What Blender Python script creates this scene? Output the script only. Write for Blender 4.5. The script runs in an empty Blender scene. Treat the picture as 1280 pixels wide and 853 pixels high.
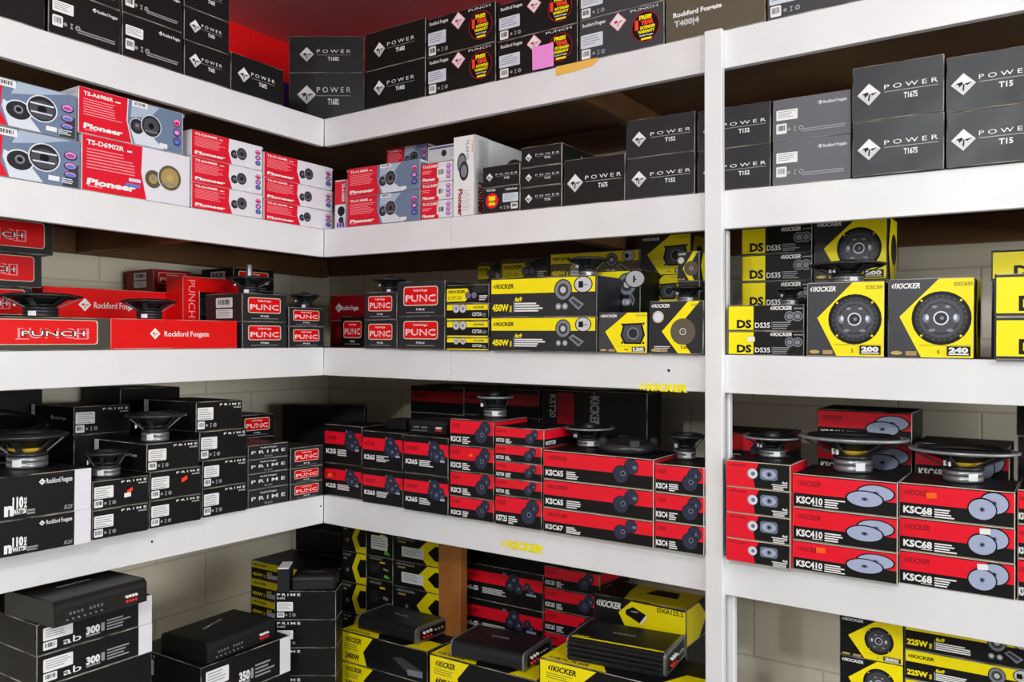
# A corner of a car-audio stock room: white-fronted shelves packed with boxed speakers and amplifiers.
import bpy, math, random
from math import pi, cos, sin, radians
from mathutils import Matrix, Vector
random.seed(7)
SC = bpy.context.scene
COLL = SC.collection

# ------------------------------------------------------------------ camera model (1280 x 853 frame)
F = 1043.1
CAM = Vector((1.9926, -1.8943, 1.5))
ROT = Matrix.Rotation(0.5888, 3, 'Z') @ Matrix.Rotation(1.5782, 3, 'X')
def ray(px, py): return ROT @ Vector(((px - 640) / F, -(py - 426.5) / F, -1))
def hx(px, py, x): d = ray(px, py); return CAM + d * ((x - CAM.x) / d.x)
def hy(px, py, y): d = ray(px, py); return CAM + d * ((y - CAM.y) / d.y)
def hz(px, py, z): d = ray(px, py); return CAM + d * ((z - CAM.z) / d.z)
def hd(px, py, D): return CAM + ray(px, py) * D

# shelf heights (top of board at the inner corner) and their slight sag per metre
SZ = [2.235, 1.8786, 1.4987, 1.0245, 0.40]
SR = [.0045, -.0099, -.0124, -.0089, 0.0]      # rise per metre of +x on the right run
SL = [.0075, .0045, -.0078, .0113, 0.0]        # rise per metre of -y on the left run
WALL = 0.45                                    # depth of the shelves
SHN = ['top shelf', 'second shelf', 'third shelf', 'fourth shelf', 'bottom shelf']
def shelf_z(side, i, p): return SZ[i] + (SR[i] * p.x if side != 'L' else -SL[i] * p.y)

# ------------------------------------------------------------------ materials
def lin(c): c /= 255.0; return c / 12.92 if c <= .04045 else ((c + .055) / 1.055) ** 2.4
COL = dict(   # sRGB colour, roughness
 blk=((17,17,18),.48), rfblk=((23,24,26),.36), grn=((19,25,22),.36), ink=((11,11,12),.45), w=((240,240,240),.5),
 silver=((205,206,210),.35), sil2=((150,152,156),.35), grey=((112,113,118),.4), dgrey=((62,64,68),.4), gbox=((98,99,106),.38),
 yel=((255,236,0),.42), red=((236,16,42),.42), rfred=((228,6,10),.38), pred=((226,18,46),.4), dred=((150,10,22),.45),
 pink=((246,150,226),.6), pnk2=((255,150,160),.5), org=((255,100,24),.55), orred=((255,70,40),.55), lab=((214,220,232),.5),
 steel=((112,132,160),.35), steel2=((176,192,212),.35), pale=((222,228,238),.4), navy=((44,50,72),.4), ell=((168,178,208),.4),
 ell2=((110,118,140),.4), violet=((140,92,150),.45), cream=((212,202,180),.6), tan=((176,150,96),.6), olive=((98,86,60),.45), tray=((70,68,60),.45), gold=((196,170,96),.45),
 brn=((96,88,72),.3), coneg=((74,76,82),.45), cap=((132,136,146),.4), char=((38,39,43),.38), green=((110,200,70),.5), tape=((242,190,90),.6), wht2=((232,230,238),.55),
 purp=((110,70,170),.45), lblue=((90,130,210),.45))
MATS = {}
def newmat(name):
    m = bpy.data.materials.new(name); m.use_nodes = True
    return m, m.node_tree.nodes, m.node_tree.links, m.node_tree.nodes['Principled BSDF']
def M(key):
    """printed card / label stock of one colour, faint fibre noise in gloss and surface"""
    if key in MATS: return MATS[key]
    rgb, ro = COL[key]
    m, n, l, b = newmat('card_' + key)
    c = [lin(x) for x in rgb]
    tc = n.new('ShaderNodeTexCoord'); nz = n.new('ShaderNodeTexNoise'); nz.inputs['Scale'].default_value = 14; nz.inputs['Detail'].default_value = 3
    l.new(tc.outputs['Object'], nz.inputs['Vector'])
    mr = n.new('ShaderNodeMapRange'); mr.inputs['To Min'].default_value = ro - .08; mr.inputs['To Max'].default_value = ro + .1
    l.new(nz.outputs['Fac'], mr.inputs['Value']); l.new(mr.outputs['Result'], b.inputs['Roughness'])
    bp = n.new('ShaderNodeBump'); bp.inputs['Strength'].default_value = .06; bp.inputs['Distance'].default_value = .004
    l.new(nz.outputs['Fac'], bp.inputs['Height']); l.new(bp.outputs['Normal'], b.inputs['Normal'])
    b.inputs['Base Color'].default_value = (*c, 1); b.inputs['Specular IOR Level'].default_value = .22 if key in ('blk', 'ink') else .3
    MATS[key] = m; return m
def plain(key, rgb, rough=.5, metal=0.0, noise=0, nscale=8, rgb2=None, bump=0):
    if key in MATS: return MATS[key]
    m, n, l, b = newmat(key)
    b.inputs['Base Color'].default_value = (*[lin(x) for x in rgb], 1)
    b.inputs['Roughness'].default_value = rough; b.inputs['Metallic'].default_value = metal
    if rgb2 or bump:
        tc = n.new('ShaderNodeTexCoord'); nz = n.new('ShaderNodeTexNoise'); nz.inputs['Scale'].default_value = nscale; nz.inputs['Detail'].default_value = 6
        l.new(tc.outputs['Object'], nz.inputs['Vector'])
        if rgb2:
            r = n.new('ShaderNodeValToRGB'); r.color_ramp.elements[0].position = .35; r.color_ramp.elements[1].position = .65
            r.color_ramp.elements[0].color = (*[lin(x) for x in rgb], 1); r.color_ramp.elements[1].color = (*[lin(x) for x in rgb2], 1)
            l.new(nz.outputs['Fac'], r.inputs['Fac']); l.new(r.outputs['Color'], b.inputs['Base Color'])
        if bump:
            bp = n.new('ShaderNodeBump'); bp.inputs['Strength'].default_value = bump; bp.inputs['Distance'].default_value = .01
            l.new(nz.outputs['Fac'], bp.inputs['Height']); l.new(bp.outputs['Normal'], b.inputs['Normal'])
    MATS[key] = m; return m
def wear(base):
    """scuffed carton edge: the print rubbed through to pale board in patches"""
    k = 'edge_' + base
    if k in MATS: return MATS[k]
    m = plain(k, COL[base][0], .6, rgb2=(178, 172, 160), nscale=16)
    r = [x for x in m.node_tree.nodes if x.type == 'VALTORGB'][0]
    r.color_ramp.elements[0].position = .36; r.color_ramp.elements[1].position = .60
    return m
def getm(k):
    if k.startswith('edge_'): return wear(k[5:])
    if k in MATS: return MATS[k]
    return M(k)
plain('magnet_steel', (150,152,156), .35, .7); plain('magnet_dark', (46,47,50), .4, .3); plain('flange_black', (40,41,44), .34)
plain('cone_black', (28,28,30), .55); plain('surround_rubber', (20,20,21), .5); plain('flange_grey', (150,152,157), .32, .4); plain('chrome', (215,215,218), .18, 1); plain('spider_yellow', (205,165,40), .7)
plain('amp_black', (17,18,20), .5, 0, bump=.05, nscale=60); plain('amp_satin', (30,32,36), .38, .3); plain('end_plate', (140,143,148), .35, .6)
plain('rca_white', (235,235,235), .4); plain('rca_red', (210,30,30), .4); plain('gold_metal', (200,170,90), .3, .9); plain('socket_black', (10,10,11), .5)

# ------------------------------------------------------------------ meshes
class MB:
    def __init__(s): s.v, s.f, s.m, s.sm = [], [], [], []
    def poly(s, pts, mat, smooth=False):
        k = len(s.v); s.v += [tuple(p) for p in pts]; s.f.append(tuple(range(k, k + len(pts)))); s.m.append(mat); s.sm.append(smooth)
    def mesh(s, vs, fs, mat, smooth=False):
        k = len(s.v); s.v += [tuple(p) for p in vs]
        for f in fs: s.f.append(tuple(k + i for i in f)); s.m.append(mat); s.sm.append(smooth)
    def box(s, lo, hi, mat, ch=0.0, edge=None, T=None):
        """box with chamfered edges; EDGE colours the chamfers"""
        c = [(lo[i] + hi[i]) / 2 for i in range(3)]
        def out(pts):
            n = (Vector(pts[1]) - Vector(pts[0])).cross(Vector(pts[2]) - Vector(pts[0]))
            cc = sum((Vector(p) for p in pts), Vector()) / len(pts) - Vector(c)
            return pts if n.dot(cc) > 0 else pts[::-1]
        def P(sg, ax):      # corner vertex belonging to the face of axis AX
            return tuple((hi[i] if sg[i] > 0 else lo[i]) - (0 if i == ax else sg[i] * ch) for i in range(3))
        def put(pts, mat):
            pts = out(pts)
            if T: pts = [T @ Vector(p) for p in pts]
            s.poly(pts, mat)
        for ax in range(3):
            a, b = [i for i in range(3) if i != ax]
            for sg in (-1, 1):
                q = []
                for sa, sb in ((-1,-1),(1,-1),(1,1),(-1,1)):
                    g = [0,0,0]; g[ax] = sg; g[a] = sa; g[b] = sb; q.append(P(g, ax))
                put(q, mat)
        if ch > 0:
            e = edge or mat
            for ax in range(3):
                a, b = [i for i in range(3) if i != ax]
                for sa in (-1, 1):
                    for sb in (-1, 1):
                        g0 = [0,0,0]; g0[a] = sa; g0[b] = sb; g0[ax] = -1; g1 = list(g0); g1[ax] = 1
                        put([P(g0, a), P(g1, a), P(g1, b), P(g0, b)], e)
            for sx in (-1,1):
                for sy in (-1,1):
                    for sz in (-1,1): put([P((sx,sy,sz), i) for i in range(3)], e)
    def lathe(s, prof, mat, n=32, sx=1, sy=1, smooth=True, o=(0,0,0), closed=False):
        vs = [(o[0] + r * sx * cos(2*pi*i/n), o[1] + r * sy * sin(2*pi*i/n), o[2] + z) for r, z in prof for i in range(n)]
        fs = []
        m = len(prof)
        for j in range(m if closed else m - 1):
            for i in range(n):
                a, b = j*n + i, j*n + (i+1) % n; jj = (j + 1) % m
                fs.append((a, b, jj*n + (i+1) % n, jj*n + i))
        s.mesh(vs, fs, mat, smooth)
    def build(s, name, parent=None, coll=None):
        me = bpy.data.meshes.new(name); me.from_pydata(s.v, [], s.f)
        keys = []
        for k in s.m:
            if k not in keys: keys.append(k)
        for k in keys: me.materials.append(getm(k))
        me.polygons.foreach_set('material_index', [keys.index(k) for k in s.m])
        me.polygons.foreach_set('use_smooth', s.sm)
        me.update()
        o = bpy.data.objects.new(name, me); COLL.objects.link(o)
        if parent: o.parent = parent
        return o
def tag(o, label, cat, group=None, kind=None):
    o['label'] = label; o['category'] = cat
    if group: o['group'] = group
    if kind: o['kind'] = kind
    return o
def empty(name, loc=(0,0,0), rz=0):
    o = bpy.data.objects.new(name, None); COLL.objects.link(o); o.location = loc; o.rotation_euler = (0,0,rz); o.empty_display_size = .05
    return o

# ------------------------------------------------------------------ lettering as geometry (built-in font)
GL = {}
def glyphs(txt, bold, sp):
    k = (txt, bold, sp)
    if k in GL: return GL[k]
    cu = bpy.data.curves.new('t', 'FONT'); cu.body = txt; cu.resolution_u = 2; cu.offset = bold; cu.space_character = sp
    ob = bpy.data.objects.new('t', cu); COLL.objects.link(ob)
    dg = bpy.context.evaluated_depsgraph_get(); dg.update()
    ev = ob.evaluated_get(dg); me = ev.to_mesh()
    vs = [(v.co.x, v.co.y) for v in me.vertices]; fs = [tuple(p.vertices) for p in me.polygons]
    ev.to_mesh_clear(); bpy.data.objects.remove(ob); bpy.data.curves.remove(cu)
    if vs:
        x0 = min(v[0] for v in vs); x1 = max(v[0] for v in vs)
        cap = .72
        vs = [((x - x0) / cap, y / cap) for x, y in vs]; W = (x1 - x0) / cap
    else: W = 1
    GL[k] = (vs, fs, W); return GL[k]

class Carton:
    """one box: chamfered body plus its print, drawn in face coordinates 0..1 (u to the right, v up)"""
    def __init__(s, w, d, h, base='blk', edge=None, ch=.0016):
        s.w, s.d, s.h = w, d, h; s.mb = MB(); s.kids = []; s.cur = s.mb; s.k = 0
        e = 'edge_' + (edge or base)
        s.mb.box((0,0,0), (w,d,h), base, min(ch, h*.08), e)
    def dim(s, f): return {'front': (s.w, s.h), 'left': (s.d, s.h), 'right': (s.d, s.h), 'top': (s.w, s.d)}[f]
    def map(s, f, u, v):
        L = .00025 + s.k * .00004
        if f == 'front': return (u*s.w, -L, v*s.h)
        if f == 'right': return (s.w + L, u*s.d, v*s.h)
        if f == 'left': return (-L, (1-u)*s.d, v*s.h)
        return (u*s.w, v*s.d, s.h + L)
    def poly(s, f, pts, col): s.k += 1; s.cur.poly([s.map(f, *p) for p in pts], col)
    def rect(s, f, u0, v0, u1, v1, col): s.poly(f, [(u0,v0),(u1,v0),(u1,v1),(u0,v1)], col)
    def ell(s, f, cu, cv, ru, rv, col, n=24, rot=0):
        s.poly(f, [(cu + ru*cos(2*pi*i/n), cv + rv*sin(2*pi*i/n)) for i in range(n)], col)
    def circ(s, f, cu, cv, r, col, n=24, ax=1, ay=1):
        W, H = s.dim(f); s.ell(f, cu, cv, r*H*ax/W, r*ay, col, n)
    def rrect(s, f, u0, v0, u1, v1, col, r=.2):
        W, H = s.dim(f); rv = r*(v1-v0); ru = rv*H/W; pts = []
        for cu, cv, a in ((u1-ru, v1-rv, 0), (u0+ru, v1-rv, 90), (u0+ru, v0+rv, 180), (u1-ru, v0+rv, 270)):
            pts += [(cu + ru*cos(radians(a+t)), cv + rv*sin(radians(a+t))) for t in (0,30,60,90)]
        s.poly(f, pts, col)
    def text(s, f, txt, u, v, h, col, w=None, al='l', b=.02, it=0, sp=1.0, rot=0):
        """h: cap height as a fraction of the face height; w: total width as a fraction of the face width"""
        vs, fs, W0 = glyphs(txt, b, sp)
        W, H = s.dim(f); hh = h
        sx = (w / W0) if w else hh * H / W
        tw = W0 * sx; s.k += 1
        if rot:      # running upwards: h is a fraction of the face width, w of its height
            sc = w / W0 if w else h * W / H
            pts = [(u - y*h, v + x*sc) if rot > 0 else (u + y*h, v - x*sc) for x, y in vs]
        else:
            u0 = u - (tw if al == 'r' else tw/2 if al == 'c' else 0)
            pts = [(u0 + x*sx + it*y*hh*H/W, v + y*hh) for x, y in vs]
        s.cur.mesh([s.map(f, *p) for p in pts], fs, col)
    def lines(s, f, u0, v1, w, n, dv, hv, col, rag=.35):
        for i in range(n): s.rect(f, u0, v1 - i*dv - hv, u0 + w*(1 - rag*random.random()), v1 - i*dv, col)
    def part(s, name): s.cur = MB(); s.kids.append((name, s.cur))
    def end(s): s.cur = s.mb
    # --- recurring marks
    def diamond(s, f, cu, cv, r, dark='ink', c1='silver', c2='w', out=None):
        W, H = s.dim(f); a = r*H/W
        if out: s.poly(f, [(cu-a*1.12,cv),(cu,cv-r*1.12),(cu+a*1.12,cv),(cu,cv+r*1.12)], out)
        s.poly(f, [(cu-a,cv),(cu,cv-r),(cu+a,cv),(cu,cv+r)], c1)
        s.poly(f, [(cu-a*.9,cv+.04*r),(cu+a*.9,cv+.04*r),(cu,cv+r*.92)], c2)
        s.poly(f, [(cu-a*.62,cv+.08*r),(cu-a*.1,cv+.22*r),(cu-a*.02,cv+.02*r),(cu-a*.35,cv-.28*r),(cu-a*.38,cv-.05*r)], dark)
        s.poly(f, [(cu-a*.02,cv-.02*r),(cu+a*.1,cv+.0*r),(cu+a*.05,cv-.62*r),(cu-a*.08,cv-.56*r)], dark)
        s.poly(f, [(cu+a*.1,cv+.02*r),(cu+a*.75,cv+.16*r),(cu+a*.3,cv-.14*r)], dark)
    def kicker(s, f, u, v, h, col, w=None, it=.22, b=.035):
        W, H = s.dim(f); a = h*H/W
        ww = w if w else 4.6*a
        t = ww*.13
        s.poly(f, [(u,v+.5*h),(u+t*.55,v+.95*h),(u+t*.8,v+.95*h),(u+t*.45,v+.5*h),(u+t*.5,v+.05*h),(u+t*.2,v+.05*h)], col)
        s.poly(f, [(u+t*.7,v),(u+t*1.0,v),(u+t*1.3,v+h),(u+t*1.0,v+h)], col)
        s.text(f, 'KICKER', u + t*1.25, v, h, col, ww - t*1.25 - it*a, it=it, b=b)
    def barcode(s, f, u0, v0, u1, v1, n=11):
        s.rrect(f, u0, v0, u1, v1, 'w', .12)
        x = u0 + (u1-u0)*.14
        for i in range(n):
            ww = (u1-u0)*.72/n; s.rect(f, x, v0+(v1-v0)*.3, x + ww*random.choice((.3,.5,.75)), v0+(v1-v0)*.82, 'ink'); x += ww
    def icons(s, f, u, v, r, col='sil2'):
        W, H = s.dim(f); a = r*H/W
        s.circ(f, u, v, r*.7, col, 12); s.poly(f, [(u+1.7*a,v-r),(u+2.9*a,v-r),(u+2.4*a,v),(u+2.9*a,v+r),(u+1.7*a,v+r),(u+2.2*a,v)], col); s.circ(f, u+4.6*a, v, r, col, 12); s.circ(f, u+4.6*a, v, r*.4, 'dgrey', 8)
    def spk(s, f, cu, cv, r, ax=1, rim='ink', cone='coneg', cap='cap', ring='char', hi=True):
        s.circ(f, cu, cv, r, rim, 28, ax); s.circ(f, cu, cv, r*.88, ring, 28, ax); s.circ(f, cu, cv, r*.74, cone, 28, ax)
        if hi:
            W, H = s.dim(f); a = r*H/W*ax
            for k in range(26):      # the ridged rubber surround and the moulded cone
                t0, t1 = 2*pi*k/26, 2*pi*(k+.4)/26
                s.poly(f, [(cu+a*.77*cos(t0), cv+r*.77*sin(t0)),(cu+a*.86*cos(t0), cv+r*.86*sin(t0)),(cu+a*.86*cos(t1), cv+r*.86*sin(t1)),(cu+a*.77*cos(t1), cv+r*.77*sin(t1))], 'dgrey')
            s.circ(f, cu, cv, r*.6, 'char', 28, ax); s.circ(f, cu, cv, r*.55, cone, 28, ax)
            for sg in (-1, 1):
                s.ell(f, cu+sg*a*.5, cv, a*.11, r*.17, 'cap', 14); s.ell(f, cu+sg*a*.47, cv+.01, a*.06, r*.1, 'pale', 12)
                s.ell(f, cu+sg*a*.3, cv-r*.45, a*.12, r*.06, 'cap', 12); s.ell(f, cu+sg*a*.22, cv+r*.42, a*.09, r*.05, 'sil2', 12)
            cap = 'pale'
        s.circ(f, cu, cv, r*.26, cap, 22, ax); s.circ(f, cu, cv, r*.21, ring, 20, ax); s.circ(f, cu+.01, cv, r*.07, 'cap', 12, ax)
    def sticker(s, u, v, col='org', w=.05, f='front', tilt=.02):
        W, H = s.dim(f); hh = w*W/H*.62
        s.part('price_sticker'); s.poly(f, [(u,v),(u+w,v+tilt),(u+w*.97,v+hh+tilt),(u-w*.03,v+hh)], col); s.end()
    def build(s, name):
        o = s.mb.build(name)
        for n, mb in s.kids: mb.build(n, o)
        return o
# ------------------------------------------------------------------ the printed designs
def a_plain(B): pass
def a_power(B, num='T1682', cv=.5):
    f = 'front'; e = cv - .5
    B.diamond(f, .235, cv, .2 if cv == .5 else .165)
    B.text(f, 'POWER', .37, .54 + e, .095, 'w', .45, b=.0, sp=1.5); B.rect(f, .37, .475 + e, .82, .487 + e, 'sil2')
    B.text(f, num, .59, .33 + e, .10, 'w', .15, 'c', b=.04)
    B.text('right', 'Rockford Fosgate', .3, .55, .12, 'w', .4)
def a_power2(B, num='T152'):
    f = 'front'
    B.diamond(f, .19, .48, .2)
    B.text(f, 'POWER', .36, .53, .085, 'w', .58, b=.0, sp=1.5); B.rect(f, .36, .475, .94, .49, 'sil2')
    B.text(f, num, .65, .33, .10, 'w', .15, 'c', b=.03)
    B.text('right', 'Rockford Fosgate', .3, .55, .12, 'w', .4)
def white_label(B, u0, v0, u1, v1, f='front', col='w', n=4):
    B.part('label_sticker'); B.rrect(f, u0, v0, u1, v1, col, .08)
    B.lines(f, u0+(u1-u0)*.08, v1-(v1-v0)*.15, (u1-u0)*.85, n, (v1-v0)*.18, (v1-v0)*.06, 'sil2'); B.end()
def bar_label(B, u0, v0, u1, v1, f='front'):
    B.part('barcode_label'); B.barcode(f, u0, v0, u1, v1); B.end()
def a_rfside(B):
    f = 'front'
    B.diamond(f, .62, .80, .055); B.text(f, 'Rockford Fosgate', .66, .765, .075, 'w', .29, b=.015)
    white_label(B, .05, .50, .33, .74); bar_label(B, .05, .18, .19, .42)
    B.icons(f, .22, .27, .06); B.lines(f, .39, .25, .55, 2, .05, .028, 'sil2', .08)
def a_punch1(B, note=False):
    f = 'front'
    B.text(f, 'Rockford Fosgate', .04, .82, .09, 'w', .28, b=.015)
    B.diamond(f, .47, .76, .2, dark='rfred', c1='pale', c2='w', out='pnk2'); B.text(f, 'PUNCH', .62, .9, .06, 'w', .31, b=.0)
    B.part('offer_sticker'); B.circ(f, .79, .5, .36, 'dred', 28); B.circ(f, .79, .5, .335, 'ink', 28)
    B.text(f, 'FREE!', .79, .68, .09, 'yel', .14, 'c', b=.06); B.text(f, '1', .69, .47, .2, 'orred', .04, 'c', b=.08); B.text(f, 'YEAR', .81, .55, .1, 'orred', .15, 'c', b=.07)
    B.text(f, 'EXTENDED', .815, .45, .065, 'yel', .17, 'c', b=.06); B.text(f, 'WARRANTY', .80, .355, .065, 'yel', .19, 'c', b=.06)
    B.text(f, 'Rockford Fosgate', .80, .28, .045, 'w', .15, 'c', b=.02); B.rect(f, .74, .19, .86, .24, 'yel'); B.end()
    white_label(B, .02, .30, .29, .63, col='lab'); bar_label(B, .03, .04, .14, .27); B.icons(f, .18, .14, .055)
def a_pioblue(B):
    f = 'front'
    B.poly(f, [(.0,.02),(.25,.02),(.17,.3),(.2,.98),(.0,.98)], 'pred')
    B.poly(f, [(.26,.02),(.6,.02),(.45,.35),(.2,.55),(.19,.4)], 'pale'); B.poly(f, [(.35,.98),(.9,.98),(.55,.8),(.28,.7)], 'steel2'); B.poly(f, [(.8,.02),(.98,.02),(.98,.5),(.88,.4)], 'dgrey')
    B.ell(f, .36, .38, .145, .22, 'pale'); B.ell(f, .36, .38, .13, .19, 'char'); B.ell(f, .36, .40, .05, .09, 'cap'); B.ell(f, .36, .40, .03, .05, 'ink')
    B.ell(f, .61, .53, .17, .29, 'pale'); B.ell(f, .61, .53, .155, .265, 'char'); B.ell(f, .61, .5, .14, .2, 'coneg'); B.ell(f, .61, .52, .05, .08, 'ink'); B.rect(f, .48, .6, .74, .635, 'pale'); B.rect(f, .49, .42, .72, .45, 'pale')
    for i, v in enumerate((.66,.44,.26)): B.ell(f, .89, v, .075, .09-.01*i, 'navy'); B.ell(f, .89, v+.01, .06, .07-.01*i, 'pink'); B.ell(f, .89, v, .05, .04, 'lblue')
    bar_label(B, .12, .82, .33, .97); B.rect(f, .65, .09, .77, .19, 'w'); B.lines(f, .79, .18, .16, 3, .04, .02, 'pale')
    B.text('front', '550w', .89, .645, .05, 'red', .08, 'c', b=.03)
def a_piored(B, model='TS-A6986R', k=.46, right='steel', ov=True, sp='char', bronze=False):
    f = 'front'
    B.poly(f, [(.004,.01),(k+.05,.01),(k,.5),(k+.01,.99),(.004,.99)], 'pred')
    if right != 'w':
        B.poly(f, [(k+.06,.01),(.99,.01),(.99,.99),(k+.02,.99),(k+.01,.5)], right); B.poly(f, [(k+.08,.02),(.8,.02),(.62,.4),(k+.03,.4)], 'pale'); B.poly(f, [(k+.05,.97),(.75,.97),(.66,.7),(k+.04,.6)], 'steel2')
    B.text(f, model, .04, .83, .085, 'w', .62*k, b=.03); B.lines(f, .75*k, .86, .13*k, 1, .05, .03, 'w')
    B.lines(f, .04, .76, k*.86, 7, .055, .02, 'pnk2', .3)
    B.text(f, 'Pioneer', .04, .12, .11, 'w', .82*k, b=.05, it=.15); B.lines(f, .05, .10, .3*k, 1, .1, .02, 'pnk2')
    r1 = .2; W, H = B.dim(f); a = H/W
    cu = k + .03 + r1*a*.9
    c1 = 'olive' if bronze else 'char'
    B.circ(f, cu, .42, r1*.92, 'pale'); B.circ(f, cu, .42, r1*.85, c1); B.circ(f, cu, .42, r1*.45, 'coneg' if not bronze else 'tan'); B.circ(f, cu, .44, r1*.2, 'cap')
    c2 = cu + r1*a*1.75
    B.circ(f, c2, .5, r1*1.3, 'pale'); B.circ(f, c2, .5, r1*1.2, c1); B.circ(f, c2, .5, r1*.95, 'coneg' if not bronze else 'tan'); B.circ(f, c2, .5, r1*.35, 'ink' if not bronze else 'gold'); B.rect(f, c2-r1*a*.8, .36, c2+r1*a*.8, .385, 'cap')
    if ov:
        for i, v in enumerate((.72,.5,.28)): B.ell(f, .93, v, .04, .1, 'navy'); B.ell(f, .93, v+.01, .033, .08, ('pink','violet','purp')[i]); B.ell(f, .93, v-.01, .025, .045, ('pred','pink','lblue')[i])
        bar_label(B, k+.05, .86, k+.05+.15, .985) if right != 'w' else None
        B.rect(f, .75, .05, .83, .16, 'w')
    else: B.rect(f, k*.72, .2, k*.98, .26, 'lblue'); B.rect(f, k*.78, .3, k*.99, .36, 'lab')
    for fc in ('left', 'right'):
        for v in (.72,.48,.24): B.ell(fc, .55, v, .16, .1, 'purp'); B.ell(fc, .55, v+.01, .12, .07, 'pink')
        B.rect(fc, .0, .9, .999, .98, 'pale')
def a_pioside(B, model='TS-G1345R'):
    f = 'front'
    B.poly(f, [(.005,.01),(.58,.01),(.55,.99),(.005,.99)], 'pred')
    B.text(f, model, .05, .76, .15, 'w', .5, b=.03); B.lines(f, .05, .62, .3, 2, .1, .05, 'pnk2'); B.text(f, 'Pioneer', .05, .1, .16, 'w', .42, b=.05, it=.15)
    bar_label(B, .52, .2, .78, .72)
    for v in (.76,.5,.24): B.ell(f, .89, v, .07, .12, 'purp'); B.ell(f, .89, v+.02, .05, .08, 'pink')
def a_pionarrow(B):
    f = 'front'
    B.rect(f, .02, .5, .98, .97, 'pred'); B.text(f, 'TS-A1385R', .66, .92, .22, 'w', .38, b=.03, rot=-1)
    B.circ(f, .6, .36, .1, 'ink', ax=1); B.circ(f, .6, .18, .07, 'char')
    for u in (.3,.55,.8): B.ell(f, u, .08, .1, .06, 'purp')
def a_piowhite_tall(B):
    f = 'front'
    B.ell(f, .42, .66, .22, .13, 'dgrey'); B.ell(f, .42, .66, .17, .1, 'cap'); B.ell(f, .52, .56, .22, .12, 'char'); B.ell(f, .52, .56, .15, .08, 'cap')
    B.text(f, 'TS-A4103', .62, .95, .13, 'sil2', .25, rot=-1); B.text(f, '2-WAY', .88, .93, .09, 'org', .16, rot=-1)
    B.text(f, 'Pioneer', .27, .34, .2, 'dred', .34, b=.04, rot=-1); B.lines(f, .45, .32, .4, 9, .03, .012, 'silver')
    g = 'right'
    B.poly(g, [(.0,.0),(.16,.0),(.16,1),(.0,1)], 'silver'); B.text(g, 'Pioneer', .05, .42, .09, 'dred', .4, b=.04, rot=-1); B.lines(g, .05, .95, .08, 18, .025, .01, 'sil2')
    B.ell(g, .52, .62, .16, .24, 'dgrey'); B.ell(g, .52, .62, .13, .2, 'char'); B.ell(g, .54, .6, .07, .11, 'cap'); B.poly(g, [(.62,.99),(.99,.99),(.99,.6)], 'pnk2')
def a_piolabelled(B, model='TS-G'):
    f = 'front'; B.rect(f, .05, .8, .9, .9, 'purp'); B.circ(f, .55, .5, .2, 'dgrey'); B.circ(f, .55, .5, .12, 'char'); B.lines(f, .75, .7, .2, 4, .12, .05, 'silver')
def punch_word(B, f, u, v, h, w, ghost=True):
    if ghost:
        B.text(f, 'PUNCH', u - .05*w, v - h*.35, h*1.9, 'pnk2', w*1.12, b=.0); B.text(f, 'PUNCH', u - .01*w, v - h*.1, h*1.5, 'rfred', w*1.02, b=.01)
        B.rect(f, u - .08*w, v-h*.55, u+.12*w, v-h*.38, 'pnk2'); B.rect(f, u+.82*w, v-h*.5, u+1.06*w, v-h*.34, 'pnk2'); B.rect(f, u+.9*w, v+h*1.3, u+1.03*w, v+h*1.4, 'pnk2')
    B.text(f, 'PUNCH', u, v, h, 'ink', w, b=.045); B.text(f, 'PUNCH', u + .004, v + .012, h*.92, 'w', w*.99, b=.0)
def a_punchbig(B, word=True, wu=.2, ww=.5):
    f = 'front'
    B.rrect(f, -.10, .17, .915, .93, 'cream', .12); B.rrect(f, -.10, .19, .907, .91, 'rfred', .12)
    if word: punch_word(B, f, wu, .42, .17, ww)
def a_rfred(B, u=.32):
    f = 'front'
    B.diamond(f, u, .52, .19, dark='rfred', c1='w', c2='w'); B.text(f, 'Rockford Fosgate', u+.07, .43, .18, 'w', .36, b=.015)
    B.rect(f, .02, .03, .45, .045, 'pnk2')
def a_punchlab(B, num='P142', wide=False):
    f = 'front'
    B.rrect(f, .12, .30, .86, .86, 'cream', .16); B.rrect(f, .14, .33, .84, .83, 'rfred', .14)
    B.text(f, 'Rockford Fosgate', .49, .71, .07, 'w', .3, 'c', b=.015)
    B.text(f, 'PUNC', .17, .42, .2, 'w', .64, b=.01); B.text(f, 'PUNC', .2, .45, .13, 'pnk2', .58, b=.0)
    B.text(f, num, .49, .17, .055, 'w', .18, 'c', b=.04); B.rect(f, .19, .1, .79, .12, 'sil2')
    white_label(B, .3, .12, .75, .45, 'left'); bar_label(B, .3, .5, .75, .85, 'left'); white_label(B, .65, .12, .95, .45, 'right'); bar_label(B, .65, .5, .95, .85, 'right')
def a_punchwin(B):
    """red open-window carton showing the unit inside"""
    f = 'front'
    B.rect(f, .28, .02, .99, .66, 'ink'); B.rect(f, .3, .12, .8, .52, 'dgrey')
    for i in range(5): B.rect(f, .32+.095*i, .16, .38+.095*i, .5, 'char')
    B.rect(f, .0, .0, .27, .99, 'rfred'); B.text(f, 'PUNCH', .09, .92, .12, 'pnk2', .85, b=.0, rot=-1)
    B.rect(f, .27, .02, .285, .68, 'cream'); bar_label(B, .81, .36, .93, .6); white_label(B, .8, .05, .95, .3)
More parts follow.
